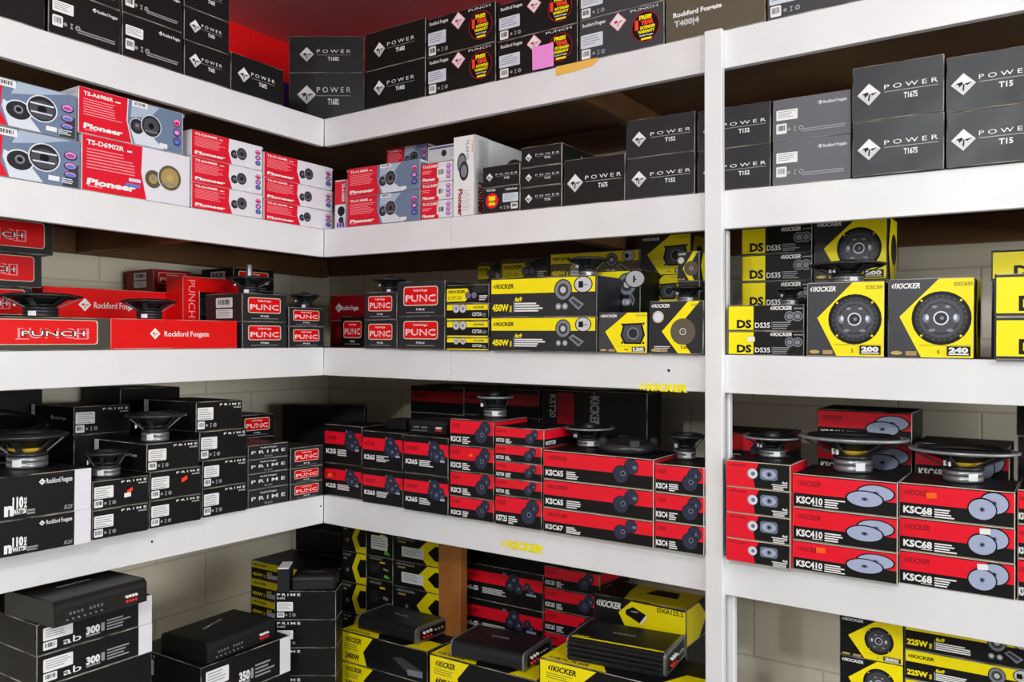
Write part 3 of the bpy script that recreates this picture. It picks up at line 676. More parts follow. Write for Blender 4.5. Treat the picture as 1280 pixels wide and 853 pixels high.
stack('L', 0, 288.5, 355, [(88, a_power, dict(num='T1672'))], depth=.28, base='rfblk', desc='single black silver-diamond carton', where='below the bare red wall, top shelf', yref='r')
stack('C', 0, 361, 455.5, [(46.5, a_power, dict(num='T1682')), (92.5, a_power, dict(num='T1682', cv=.62))], over=2.84, depth=.24, base='rfblk', desc='black silver-diamond carton', where='set diagonally in the top shelf corner')
stack('R', 0, 457, 532, [(43, a_power, dict(num='T1682')), (90.5, a_power, dict(num='T1682'))], depth=.3, base='grn', desc='black silver-diamond carton', where='right of the diagonal corner pair, top shelf')
stack('R', 0, 533.5, 619.5, [(25, a_punch1, {}), (73.5, a_punch1, {})], depth=.3, base='grn', desc='dark carton with round offer sticker', where='third from the corner, top shelf', name='amplifier_box')
pn = stack('R', 0, 622, 722, [(7, a_punch1, {}), (53.5, a_punch1, {})], depth=.3, base='rfblk', desc='dark round-sticker carton', where='in the stack with the pink note', name='amplifier_box')
stack('R', 0, 724, 830.5, [(-22, a_punch1, {}), (27, a_punch1, {})], depth=.3, base='dgrey', desc='grey-black round-sticker carton', where='right of the pink note, top shelf', name='amplifier_box')
def a_t400(B):
    B.text('front', 'Rockford Fosgate', .08, .5, .1, 'w', .5, b=.04); B.text('front', 'T400|4', .09, .3, .12, 'silver', .26, b=.04)
stack('R', 0, 832, 957, [(-4, a_t400, {})], depth=.3, base='brn', desc='brownish glossy carton', where='above the white post top', name='amplifier_box')
stack('R', 0, 959, 1090, [(-33, a_punch1, {})], depth=.3, base='dgrey', desc='cut-off grey carton', where='right of the post, top shelf', name='amplifier_box')
# ================================================================== SECOND SHELF
stack('L', 1, -22, 101, [(89.5, a_pioblue, dict(xr=96.5)), (151.5, a_pioblue, {})], depth=.19, base='steel', desc='blue-grey carton picturing oval speakers', where='at the left end')
stack('L', 1, 102, 238, [(106.5, a_piored, dict(model='TS-A6986R', k=.43, xl=98, xr=229.5)), (166, a_piored, dict(model='TS-D6902R', k=.52, right='w', ov=False, bronze=True))], depth=.19, base='wht2', desc='large red and white speaker carton', where='second stack from left')
P3 = dict(model='TS-D6908R', k=.5, right='w')
stack('L', 1, 239.5, 328.5, [(161, a_piored, P3), (194.5, a_piored, P3), (227, a_piored, P3)], depth=.17, base='wht2', desc='flat red-white carton', where='in the third second-shelf stack from left')
P4 = dict(model='TS-D1604R', k=.46, right='w')
stack('L', 1, 330, 416, [(189, a_piored, P4), (220.5, a_piored, P4), (249, a_piored, P4)], depth=.17, base='wht2', desc='flat red-white carton', where='at the second shelf inner corner', over=-.002)
stack('R', 1, 418, 432, [(226, a_pionarrow, {})], over=-.02, depth=.2, base='wht2', desc='narrow upright red-white carton', where='in the second shelf corner', edge='wht2')
stack('R', 1, 434, 525, [(212, a_piored, dict(model='TS-A1686R', k=.42)), (248, a_piored, dict(model='TS-A1686R', k=.42))], depth=.12, base='steel', desc='red and silver-blue carton', where='right of the second shelf corner')
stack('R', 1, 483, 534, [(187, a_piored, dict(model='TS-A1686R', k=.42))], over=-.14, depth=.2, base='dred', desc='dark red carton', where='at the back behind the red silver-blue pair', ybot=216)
S5 = dict(model='TS-G1345R')
stack('R', 1, 525.8, 565, [(206, a_pioside, S5), (230.5, a_pioside, S5), (253, a_pioside, S5)], depth=.12, base='wht2', desc='small red-white carton', where='left of the tall white carton')
stack('R', 1, 534, 572, [(184, a_piolabelled, {})], over=-.14, depth=.2, base='w', desc='white purple-striped carton', where='at the back beside the tall white carton', ybot=205)
stack('R', 1, 565.5, 592, [(172, a_piowhite_tall, {})], depth=.42, base='w', desc='tall white upright speaker carton', where='on the second shelf', edge='w')
def a_punchmini(B):
    f = 'front'; B.text(f, 'POWER', .1, .85, .09, 'w', .25); B.text(f, 'Rockford Fosgate', .62, .84, .08, 'w', .3, b=.03)
    B.part('offer_sticker'); B.circ(f, .25, .48, .3, 'red', 20); B.rect(f, .16, .5, .34, .66, 'yel'); B.rect(f, .16, .3, .34, .4, 'yel'); B.rect(f, .18, .42, .3, .48, 'green'); B.end()
    white_label(B, .54, .38, .95, .72, col='lab'); bar_label(B, .76, .1, .94, .33); B.icons(f, .5, .18, .07)
stack('R', 1, 603, 650, [(209.5, a_power2, dict(num='T1S2')), (236, a_punchmini, {})], depth=.2, base='rfblk', desc='small black carton', where='right of the tall white carton')
stack('R', 1, 651, 702.5, [(185.5, a_power2, dict(num='T1S1')), (211, a_power2, dict(num='T1S1')), (235.5, a_power2, dict(num='T1S1'))], depth=.34, base='rfblk', desc='small black silver-diamond carton', where='in the low three-high stack, second shelf')
stack('R', 1, 704, 781, [(201, a_power2, dict(num='T1675'))], depth=.3, base='rfblk', desc='lone black silver-diamond carton', where='left of the taller pair, second shelf')
stack('R', 1, 782.5, 868.5, [(151.5, a_power2, dict(num='T152')), (199.5, a_power2, dict(num='T152'))], depth=.3, base='char', desc='black silver-diamond carton', where='just left of the post, second shelf')
stack('R', 1, 871, 963, [(139.5, a_power2, dict(num='T152')), (190.5, a_power2, dict(num='T152'))], depth=.3, base='char', desc='dark silver-diamond carton', where='half hidden behind the post')
stack('R', 1, 965, 1063.5, [(126, a_rfside, {}), (179, a_rfside, {})], depth=.3, base='gbox', desc='plain grey carton, white label', where='right of the post, second shelf', name='amplifier_box')
stack('R', 1, 1064.5, 1180, [(86, a_power2, dict(num='T1675')), (154.5, a_power2, dict(num='T1675'))], over=.012, depth=.3, base='char', desc='glossy black silver-diamond carton', where='right of the grey cartons')
stack('R', 1, 1182, 1300, [(72.5, a_power2, dict(num='T15')), (142, a_power2, dict(num='T15'))], over=.012, depth=.3, base='char', desc='glossy black silver-diamond carton', where='at the second shelf right end')
# ================================================================== THIRD SHELF, LEFT RUN
T2 = 'third shelf'
C1 = stack('L', 2, -60, 137.5, [(394, a_punchbig, dict(wu=.4, ww=.42))], over=.004, depth=.2, base='tray', desc='long red-panelled carton in dark tray', where='at left of the third shelf front', name='subwoofer_box', edge='tray', yref='l')
C2 = stack('L', 2, 138.5, 297, [(398, a_rfred, {})], over=.004, depth=.2, base='rfred', desc='long plain red carton, white diamond', where='on the third shelf front', name='subwoofer_box')
stack('L', 2, -70, 62, [(278, a_punchbig, dict(xr=67)), (319, a_punchbig, dict(xr=53)), (360, a_punchbig, dict(xr=41))], over=-.26, depth=.2, base='char', desc='red-panelled black carton', where='in the back stack at far left', name='subwoofer_box', ybot=402, yref='r', edge='blk')
stack('L', 2, 54, 209, [(357.5, a_rfred, dict(u=.31))], over=-.30, depth=.1, base='rfred', desc='long red carton', where='at the back behind two round speakers', name='subwoofer_box', ybot=403, yref='l')
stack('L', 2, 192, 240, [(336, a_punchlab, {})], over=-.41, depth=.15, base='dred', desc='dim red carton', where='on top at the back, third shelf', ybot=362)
stack('L', 2, 210, 226, [(367, a_punchlab, {})], over=-.31, depth=.09, base='blk', desc='small black red-label carton', where='wedged behind the red window carton', ybot=403)
C6 = stack('L', 2, 229, 299, [(345, a_punchwin, {})], over=-.215, depth=.085, base='rfred', desc='red window carton showing the unit inside', where='on third shelf', ybot=401, edge='cream')
C7 = stack('L', 2, 303, 359, [(366, a_punchlab, dict(num='P1462')), (402, a_punchlab, dict(num='P1462'))], over=.0, depth=.17, base='char', desc='black carton with red label', where='in the left pair at third shelf corner')
C8 = stack('L', 2, 361, 405.5, [(384, a_punchlab, dict(num='P142')), (408, a_punchlab, dict(num='P132'))], over=.0, depth=.17, base='char', desc='small black carton with red label', where='at the third shelf corner edge')
stack('L', 2, 292, 343, [(334, a_punchlab, {}), (362, a_punchlab, {})], over=-.30, depth=.17, base='blk', desc='black red-label carton', where='at the back behind a silver-post speaker', ybot=404)
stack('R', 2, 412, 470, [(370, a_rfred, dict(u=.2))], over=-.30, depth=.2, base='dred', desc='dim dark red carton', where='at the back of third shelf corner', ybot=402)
stack('R', 2, 425, 456, [(396, a_punchlab, {})], over=-.12, depth=.14, base='blk', desc='small black carton', where='set back in the third shelf corner')
# ---- right run, left of the post
C12 = stack('R', 2, 455, 496, [(366, a_punchlab, dict(num='P142')), (400, a_punchlab, dict(num='P142'))], over=.012, depth=.17, base='char', desc='narrow black red-label carton', where='right of third shelf corner')
C13 = stack('R', 2, 497, 556, [(353, a_punchlab, dict(num='P152-S')), (396, a_punchlab, dict(num='P152-S'))], over=.018, depth=.18, base='char', desc='black red-label carton', where='beside the slim yellow-striped cartons')
C14 = stack('R', 2, 557.5, 611, [(357, a_cst, dict(twe=True, base='blk')), (380, a_cst, {}), (401, a_cst, {}), (422, a_cst, {})], over=.018, depth=.17, base='blk', desc='slim yellow-striped black carton', where='left of the long yellow-topped pair')
C15 = stack('R', 2, 612.5, 746, [(349, a_450, {}), (397, a_450, {})], over=.024, depth=.135, base='char', desc='long yellow-topped black speaker carton', where='on the third shelf')
C16 = stack('R', 2, 747.5, 808.5, [(391, a_dsc, dict(watt='120', size='4x6'))], over=.02, depth=.1, base='dgrey', desc='yellow-chevron carton with angular speaker', where='below the back ones, third shelf', edge='char')
C17 = stack('R', 2, 810.5, 879, [(377, a_dsc, dict(watt='120', shape='round4', badge=True))], over=.02, depth=.16, base='char', desc='square carton, yellow slash, round speaker', where='just left of the post')
stack('R', 2, 745, 800, [(339, a_450, {})], over=-.12, depth=.12, base='blk', desc='yellow-lettered dark carton', where='behind the angular speaker carton', ybot=392)
stack('R', 2, 687, 800, [(318, a_450, {})], over=-.25, depth=.15, base='olive', desc='dim yellow-topped carton', where='at the back behind an upright speaker', ybot=350)
stack('R', 2, 800, 863, [(296, a_dsc, dict(model='DSC460')), (345, a_dsc, dict(xr=850))], over=-.25, depth=.1, base='char', desc='dim yellow-chevron carton', where='at the back left of the post', ybot=384)
stack('R', 2, 846, 874, [(315, a_dsc, dict(shape='round4', badge=True, watt=None))], over=-.137, depth=.09, base='char', desc='dim yellow-slash carton', where='upright at the back beside the post', ybot=352)
stack('R', 2, 597, 626, [(329, a_cst, dict(twe=True))], over=-.33, depth=.1, base='olive', desc='dim yellow carton', where='furthest back, behind the slim striped stack', ybot=352)
stack('R', 2, 626.5, 685, [(325, a_cst, dict(twe=True))], over=-.30, depth=.1, base='olive', desc='dim yellow-dark carton', where='at back behind the long yellow pair', ybot=352)
# ---- right run, right of the post
C23 = stack('R', 2, 909, 1005, [(382, a_ds35, {}), (414, a_ds35, dict(st=[(.27,.55,'w',.1)]))], over=.0, depth=.17, base='blk', desc='flat yellow-square carton', where='at the front right of the post')
stack('R', 2, 926, 1015, [(286, a_ds35, {}), (319.5, a_ds35, {}), (353, a_ds35, {})], over=-.19, depth=.17, base='blk', desc='flat yellow-square carton', where='in the back stack right of post', ybot=386)
C24 = stack('R', 2, 1007.5, 1104.5, [(354, a_dsc, dict(watt='200', size='5', shape='round', model='DSC50'))], over=.004, depth=.12, base='dgrey', desc='square yellow-chevron carton, left', where='of the front two right of the post', edge='cream')
C25 = stack('R', 2, 1108.5, 1217, [(349.5, a_dsc, dict(watt='240', size='6', shape='round', model='DSC650'))], over=.004, depth=.12, base='dgrey', desc='square yellow-chevron carton, right', where='of the front two right of the post')
stack('R', 2, 1016.5, 1108, [(275, a_dsc, dict(watt='200', size='5', shape='round', model=''))], over=-.19, depth=.12, base='char', desc='tall yellow-chevron carton', where='standing at the back behind an upright speaker', ybot=352)
C27 = stack('R', 2, 1242, 1330, [(343, a_ds, {}), (396.5, a_ds, {})], over=.02, depth=.2, base='char', desc='yellow-fronted dark carton', where='at the third shelf right end', edge='cream')
stack('R', 2, 1238, 1320, [(313, a_ds, {})], over=-.2, depth=.2, base='blk', desc='dim yellow-fronted carton', where='at the back of third shelf right end', ybot=352)
# ================================================================== FOURTH SHELF, LEFT RUN
D1 = stack('L', 3, -70, 114, [(585, a_prime110, {}), (636, a_prime110, {})], over=.045, depth=.24, base='blk', desc='black carton with white end flap', where='at the fourth shelf left end', name='subwoofer_box', yref='r')
D2 = stack('L', 3, 115, 186, [(603, a_prime, dict(num='R165X3', st=[(.6,.42,'orred',.1,'front',.1),(.55,.3,'w',.12)])), (639.5, a_prime, dict(num='R165X3'))], over=.035, depth=.24, base='blk', desc='black carton', where='under a small speaker, fourth shelf')
D3 = stack('L', 3, 187, 252, [(556, a_prime, dict(num='R169X2', xl=183, xr=249)), (591, a_prime, dict(num='R169X2', st=[(.6,.5,'orred',.11,'front',.1)])), (627.5, a_prime, dict(num='R169X2'))], over=.026, depth=.24, base='blk', desc='black white-labelled carton', where='in the third fourth-shelf stack')
D4 = stack('L', 3, 253, 308.5, [(503, a_prime, dict(num='R1653', xl=245, xr=303)), (540.5, a_prime, dict(num='R1653', xl=249)), (577, a_prime, dict(num='R1653')), (612, a_prime, dict(num='R1653'))], over=.012, depth=.24, base='blk', desc='black labelled carton', where='in the tallest stack, fourth shelf left')
D5 = stack('L', 3, 310, 360.5, [(558, a_primefront, {}), (576, a_primefront, {}), (594, a_primefront, {}), (614, a_primefront, {})], over=.0, depth=.19, base='char', desc='slim black carton, white word', where='beside the three corner red-label cartons')
D6 = stack('L', 3, 363, 404, [(561, a_punchlab, dict(num='P16')), (587, a_punchlab, dict(num='P16')), (606.5, a_punchlab, dict(num='P16'))], over=.0, depth=.19, base='char', desc='small red-label black carton', where='in the fourth shelf corner')
stack('L', 3, 92, 163, [(509, a_prime, dict(num='R168X2')), (545, a_plain, {})], over=-.225, depth=.22, base='blk', desc='black carton', where='at the back behind the subwoofers', ybot=590)
stack('L', 3, -60, 52, [(487, a_plain, {})], over=-.46, depth=.12, base='blk', desc='tall plain black carton', where='at the back behind the upper subwoofer', name='subwoofer_box', yref='r')
D0 = stack('L', 3, -60, 50, [(574, a_plain, {})], over=-.235, depth=.21, base='blk', desc='low plain black carton', where='under the tilted upper subwoofer', name='subwoofer_box', yref='r')
stack('L', 3, 150, 225, [(486, a_plain, {})], over=-.36, depth=.2, base='blk', desc='plain black carton', where='furthest back behind the tallest stack', ybot=520)
stack('L', 3, 300, 343, [(520, a_punchlab, {}), (549, a_plain, {})], over=-.2, depth=.2, base='blk', desc='black red-label carton', where='at the back beside the tallest stack', ybot=580)
stack('C', 3, 352, 456, [(507, a_dark, {})], over=3.12, depth=.05, base='blk', desc='wide black carton', where='standing at the back of fourth shelf corner', name='amplifier_box')
# ---- right run, left of the post
D10 = stack('R', 3, 405, 452, [(530, a_ks, dict(num='KS5')), (578, a_ks, dict(num='KS5', st=[(.1,.55,'org',.12)]))], over=-.014, depth=.14, base='blk', desc='red-banded black carton', where='at the fourth shelf corner')
D11 = stack('R', 3, 452.6, 503.5, [(538, a_ks, {}), (585, a_ks, {})], over=.01, depth=.17, base='blk', desc='red-banded black carton', where='second stack from the fourth shelf corner')
D12 = stack('R', 3, 504, 560, [(543.5, a_ks, {}), (590.5, a_ks, {})], over=.022, depth=.17, base='blk', desc='red-banded black carton', where='under the small black amplifier')
D13 = stack('R', 3, 562, 617, [(523, a_ksc, dict(num='KSC5')), (556, a_ksc, dict(num='KSC5', st=[(.45,.6,'org',.08)])), (588, a_ksc, dict(num='KSC5')), (619, a_ksc, dict(num='KSC5'))], over=.022, depth=.17, base='blk', desc='red and black carton', where='in the four-high stack, fourth shelf')
D14 = stack('R', 3, 618.5, 677, [(533, a_ksc, dict(num='KST25', xr=680)), (555, a_ksc, dict(num='KST25')), (576, a_ksc, dict(num='KST20')), (597, a_ksc, dict(num='KST20')), (618, a_ksc, dict(num='KST25'))], over=.026, depth=.17, base='blk', desc='flat red and black carton', where='in the five-high stack')
D15 = stack('R', 3, 678.5, 817, [(562.5, a_ksc, {}), (598.5, a_ksc, {}), (634, a_ksc, dict(num='KSC67'))], over=.028, depth=.17, base='blk', desc='long red and black carton', where='left of the narrow post-side stack', edge='cream')
D16 = stack('R', 3, 818, 880, [(579.5, a_ksc, dict(num='KSC4')), (615, a_ksc, dict(num='KSC4')), (650.5, a_ksc, dict(num='KSC4'))], over=.027, depth=.17, base='blk', desc='red and black carton', where='beside the post, fourth shelf', edge='cream')
D17 = stack('R', 3, 907, 988, [(575, a_k46, {}), (607.5, a_k46, {}), (639.5, a_k46, {}), (671.5, a_k46, {})], over=.03, depth=.14, base='blk', desc='half red half black carton', where='right of the post, fourth shelf', edge='cream')
D18 = stack('R', 3, 990, 1122, [(592, a_kscov, {}), (633.5, a_kscov, {}), (674.5, a_kscov, dict(st=[(.24,.66,'org',.09)]))], over=.02, depth=.17, base='blk', desc='red-black carton with flat ovals', where='right of the half red stack', edge='cream')
D19 = stack('R', 3, 1123, 1269, [(603, a_kscov, dict(num='KSC68', flat=False, st=[(.25,.6,'org',.09)])), (645.5, a_kscov, dict(num='KSC68', flat=False, st=[(.71,.74,'w',.09)])), (687, a_kscov, dict(num='KSC68', flat=False, st=[(.69,.72,'w',.09)]))], over=.003, depth=.17, base='blk', desc='red-black carton with round ovals', where='near the right edge', edge='cream')
stack('R', 3, 1271, 1340, [(612, a_ksc, {}), (655, a_ksc, {}), (698, a_ksc, {})], over=.0, depth=.17, base='blk', desc='cut-off red and black carton', where='at the fourth shelf right end', edge='cream')
# ---- back row
stack('R', 3, 880, 978, [(538, a_ksc, dict(num='KSC67'))], over=-.16, depth=.17, base='blk', desc='dim red and black carton', where='at the back right of the post', ybot=577)
stack('R', 3, 1021, 1140, [(511, a_kscov, {}), (549, a_kscov, dict(st=[(.15,.55,'orred',.09)]))], over=-.2, depth=.17, base='blk', desc='dim red-black oval carton', where='at the back, fourth shelf', ybot=590)
stack('R', 3, 1143, 1262, [(553, a_kscov, dict(num='KSC68', flat=False))], over=-.19, depth=.17, base='blk', desc='red-black carton', where='at the back behind the right oval speaker', ybot=600)
stack('R', 3, 1270, 1350, [(505, a_dark, {})], over=-.25, depth=.2, base='blk', desc='dark carton', where='at the back at right edge, fourth shelf', ybot=545)
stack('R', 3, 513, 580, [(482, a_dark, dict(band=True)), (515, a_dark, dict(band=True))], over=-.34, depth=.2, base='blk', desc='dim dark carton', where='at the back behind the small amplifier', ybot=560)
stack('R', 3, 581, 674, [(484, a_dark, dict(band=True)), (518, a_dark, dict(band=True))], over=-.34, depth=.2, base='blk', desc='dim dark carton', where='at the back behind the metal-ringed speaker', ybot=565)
stack('R', 3, 676, 742, [(487, a_standing, {})], over=-.30, depth=.1, base='blk', desc='tall black carton with red stripe', where='standing at fourth shelf back')
stack('R', 3, 743, 808, [(489, a_dark, {})], over=-.30, depth=.1, base='blk', desc='tall dark carton', where='standing beside the red-striped one at back')
# ================================================================== BOTTOM SHELF
E1 = stack('L', 4, 45.7, 190, [(782.5, a_ab300, {}), (822, a_ab300, {})], over=.05, depth=.36, base='blk', desc='black amplifier carton, white end', where='at the lower left', name='amplifier_box', ybot=862)
E2 = stack('L', 4, 251, 363, [(836, a_ab300, dict(watt='350'))], over=.06, depth=.3, base='blk', desc='black carton with white flap', where='under the amplifier with silver sockets', name='amplifier_box', ybot=885)
E3 = stack('C', 4, 343, 420, [(741, a_primeamp, {}), (777, a_primeamp, {}), (812, a_primeamp, dict(lab=False)), (847, a_primeamp, dict(lab=False))], over=2.535, depth=.1, base='blk', desc='black carton', where='in the bottom corner stack', name='amplifier_box', ybot=882)
stack('R', 4, 313.5, 400, [(700, a_450, {}), (722, a_450, {}), (746, a_450, {})], over=-.2, depth=.2, base='blk', desc='dim yellow-banded carton', where='against the left wall behind the corner stack', ybot=768)
stack('R', 4, 358, 425, [(656, a_dark, {}), (685, a_dark, {})], over=-.42, depth=.16, base='blk', desc='dim black carton', where='highest at the back of bottom corner', ybot=712)
stack('R', 4, 427, 458, [(652, a_chev, {}), (688, a_chev, {}), (726, a_chev, {}), (764, a_chev, {})], over=-.3, depth=.2, base='blk', desc='dark yellow-ring carton', where='left column behind the yellow amplifier cartons', ybot=802)
stack('R', 4, 459, 491, [(659, a_chevside, dict(lab=True)), (694, a_chevside, {}), (722, a_chevside, {}), (764, a_chevside, {})], over=-.3, depth=.2, base='blk', desc='narrow dark carton', where='middle column behind the yellow amplifier cartons', ybot=802)
stack('R', 4, 491.8, 562, [(669, a_chev, dict(lab=True)), (700, a_chev, dict(lab=True)), (732, a_chev, {}), (770, a_chev, {})], over=-.3, depth=.2, base='blk', desc='dark yellow-ring carton', where='left of the brown timber upright', ybot=806)
stack('R', 4, 563, 679, [(699, a_ks, {}), (742, a_ks, {}), (786, a_ks, {})], over=-.31, depth=.2, base='blk', desc='dim red-banded carton', where='right of the brown timber upright', ybot=825)
stack('R', 4, 680, 750, [(707, a_ksc, {}), (733.5, a_ksc, {}), (761, a_ksc, {}), (789, a_ksc, {})], over=-.31, depth=.2, base='blk', desc='dim red-black carton', where='behind the yellow and black amplifier carton', ybot=817)
E9 = stack('R', 4, 742, 858, [(742, a_dxa, {})], over=-.215, depth=.15, base='blk', desc='yellow and black amplifier carton', where='left of the post below fourth shelf', name='amplifier_box', ybot=786)
E10 = stack('R', 4, 425, 534.5, [(787, a_kamp, {}), (825, a_kamp, {})], over=-.055, depth=.15, base='blk', desc='yellow-ended black amplifier carton', where='leftmost at the bottom', name='amplifier_box', ybot=862)
E11 = stack('R', 4, 536, 671, [(817, a_kamp, dict(watt='600W'))], over=.004, depth=.2, base='blk', desc='middle yellow-ended black amplifier carton', where='at the bottom', name='amplifier_box', ybot=858)
E12 = stack('R', 4, 673, 872, [(822, a_kamp, dict(watt='1200W'))], over=.008, depth=.2, base='blk', desc='rightmost yellow-ended black amplifier carton', where='at the bottom', name='amplifier_box', ybot=862)
stack('R', 4, 1049, 1129, [(768, a_dsc, dict(watt='200', size='5', shape='round', model='')), (818, a_dsc, dict(watt='200', shape='round', model=''))], over=-.1, depth=.2, base='blk', desc='yellow-chevron round speaker carton', where='below the fourth shelf right bay', ybot=873)
stack('R', 4, 1130, 1300, [(771, a_450, dict(num='225W')), (811, a_450, dict(num='225W')), (848, a_450, dict(num='225W'))], over=-.1, depth=.2, base='blk', desc='long yellow-topped carton', where='at bottom right of the photo', ybot=888)
# ================================================================== loose speakers and amplifiers shown on the cartons
def spot(side, sh, px, over, st=None, lift=None, py=600):
    p = front(side, px, py, over); H = st['H'] if st else lift
    return Vector((p.x, p.y, shelf_z(side, sh, p) + H + .0012))
def rpx(p, px): return px * -((ROT.transposed() @ (p - CAM)).z) / F
def speaker(p, R, h, label, oval=1.0, rz=0.0, mag='magnet_steel', mr=.46, mh=.34, post=False, flange='flange_black', spider='cone_black', bump=False, group='loose speakers standing on cartons', name='loudspeaker', tilt=None, tab=True, cover=False):
    """a bare loudspeaker standing on its magnet, cone up; OVAL widens it along its own x"""
    t = empty(name, p, rz)
    if tilt: t.rotation_euler = (tilt[0], tilt[1], rz)
    tag(t, label, 'speaker', group)
    def lt(nm, prof, mat, n=40, closed=False, ov=oval, par=t):
        mb = MB(); mb.lathe(prof, mat, n, sx=ov, closed=closed); return mb.build(nm, par)
    mg = mr * R
    zt = mh * h
    lt('magnet', [(.0001,0),(mg*.94,0),(mg,.04*h),(mg,zt*.42),(mg*.965,zt*.46),(mg*.965,zt*.54),(mg,zt*.58),(mg,zt*.94),(mg*.93,zt),(.0001,zt)], mag, ov=1)
    # basket: ring, six ribs and the dark inner cone
    mb = MB()
    mb.lathe([(mg*.9,zt),(mg*1.0,zt+.02*h),(mg*1.0,zt+.10*h),(mg*.85,zt+.12*h)], 'flange_black', 32)
    for k in range(6):
        a = k*pi/3 + .26; c, s = cos(a), sin(a); tx = -s, c; w0, w1 = .07*R, .10*R
        r0, z0, r1, z1 = mg*.92, zt + .08*h, .9*R, .84*h
        for dz in (0, .06*h):
            mb.mesh([(r0*c+tx[0]*w0, r0*s+tx[1]*w0, z0+dz),(r0*c-tx[0]*w0, r0*s-tx[1]*w0, z0+dz),(r1*c*oval-tx[0]*w1, r1*s-tx[1]*w1, z1+dz),(r1*c*oval+tx[0]*w1, r1*s+tx[1]*w1, z1+dz)], [(0,1,2,3)], 'flange_black')
        for sg in (1,-1):
            mb.mesh([(r0*c+sg*tx[0]*w0, r0*s+sg*tx[1]*w0, z0),(r0*c+sg*tx[0]*w0, r0*s+sg*tx[1]*w0, z0+.06*h),(r1*c*oval+sg*tx[0]*w1, r1*s+sg*tx[1]*w1, z1+.06*h),(r1*c*oval+sg*tx[0]*w1, r1*s+sg*tx[1]*w1, z1)], [(0,1,2,3)], 'flange_black')
    mb.build('basket', t)
    lt('spider', [(mg*.55,zt+.1*h),(mg*.95,zt+.2*h),(mg*.9,zt+.26*h),(mg*.5,zt+.24*h)], spider, ov=1)
    lt('cone', [(mg*.5,zt+.2*h),(.62*R,.78*h),(.72*R,.9*h),(.70*R,.92*h),(mg*.5,zt+.3*h),(.0001,zt+.28*h)], 'cone_black')
    lt('flange', [(.86*R,.86*h),(.98*R,.90*h),(R,.92*h),(R,.965*h),(.985*R,.985*h),(.84*R,.985*h)], flange, closed=True, n=48)
    lt('surround', [(.85*R,.975*h),(.82*R,1.03*h),(.77*R,1.05*h),(.72*R,1.02*h),(.69*R,.93*h)], 'surround_rubber')
    if post or bump:
        q = lt('tweeter', [(.28*R,.86*h),(.28*R,1.08*h),(.22*R,1.2*h if not post else 1.1*h),(.0001,1.22*h if not post else 1.12*h)], 'magnet_dark', ov=1)
        if post: lt('terminal_post', [(.13*R,1.1*h),(.13*R,1.75*h),(.11*R,1.8*h),(.0001,1.8*h)], 'magnet_steel', ov=1, n=20, par=q)
    else: lt('dust_cap', [(.30*R,.6*h),(.28*R,.72*h),(.18*R,.8*h),(.0001,.83*h)], 'cone_black', ov=1)
    for k in range(6):      # mounting tabs round the flange
        if not tab: break
        a = k*pi/3; c, s = cos(a), sin(a); tb = MB()
        tb.lathe([(.0001,.985*h),(.055*R,.985*h),(.055*R,1.0*h),(.0001,1.0*h)], 'magnet_dark', 10, o=(.92*R*c*oval, .92*R*s, 0)); tb.build('mounting_screw', t)
    tm = MB(); a = rz0 = -pi/2 - rz - .5; c, s = cos(a), sin(a)
    T = Matrix.Translation((mg*1.12*c, mg*1.12*s, zt + .22*h)) @ Matrix.Rotation(a, 4, 'Z')
    tm.box((-.02*R,-.14*R,-.05*h), (.03*R,.14*R,.16*h), 'socket_black', .001, T=T)
    for yy in (-.08, .05): tm.box((.03*R,yy*R,.0), (.14*R,(yy+.05)*R,.02*h), 'gold_metal', T=T); tm.box((.1*R,yy*R,-.06*h), (.15*R,(yy+.05)*R,.1*h), 'rca_white', T=T)
    tm.build('terminal', t)
    lb = MB(); n_ = 6      # paper label round part of the magnet
    ang = [-pi/2 - rz + .35 + .5*i/n_ for i in range(n_+1)]
    for i in range(n_): lb.poly([(mg*1.006*cos(x), mg*1.006*sin(x), z) for x, z in ((ang[i],zt*.2),(ang[i+1],zt*.2),(ang[i+1],zt*.8),(ang[i],zt*.8))], 'w')
    lb.build('label_sticker', t)
    return t
LS = 'third shelf'
def spk_on(side, sh, px, wpx, hpx, st, over, label, **k):
    p = spot(side, sh, px, over, st); return speaker(p, rpx(p, wpx/2), rpx(p, hpx), label, **k)
spk_on('L', 2, 50, 95, 28, C1, -.085, 'large black speaker standing on the long red-panelled carton', mag='magnet_dark', mr=.42)
spk_on('L', 2, 186, 66, 24, C2, -.09, 'black speaker standing on the red carton with white diamond', mag='magnet_dark', mr=.46)
spk_on('L', 2, 311, 58, 21, C7, -.085, 'dark speaker with tall centre stud on corner cartons, third shelf', mag='magnet_dark', mr=.42, post=True)
spk_on('L', 2, 381, 37, 17, C8, -.085, 'smallest round speaker on the third shelf corner cartons', mag='magnet_dark', bump=True)
spk_on('R', 2, 487, 42, 18, C12, -.085, 'small speaker on the narrow pair right of third shelf corner', mag='magnet_dark', bump=True)
spk_on('R', 2, 735, 50, 24, C15, -.075, 'black speaker with pale magnet on the long yellow-topped pair')
spk_on('R', 2, 860, 42, 18, C17, -.07, 'speaker with bright magnet beside the post, third shelf', mr=.6)
spk_on('R', 2, 1060, 92, 24, C24, -.06, 'wide black speaker on the left square yellow-chevron carton', mr=.42, bump=True)
p = spot('R', 2, 988, -.085, C23); speaker(p, rpx(p, 17), rpx(p, 21), 'small speaker on the flat yellow-square cartons right of post', mag='magnet_steel', mr=.62)
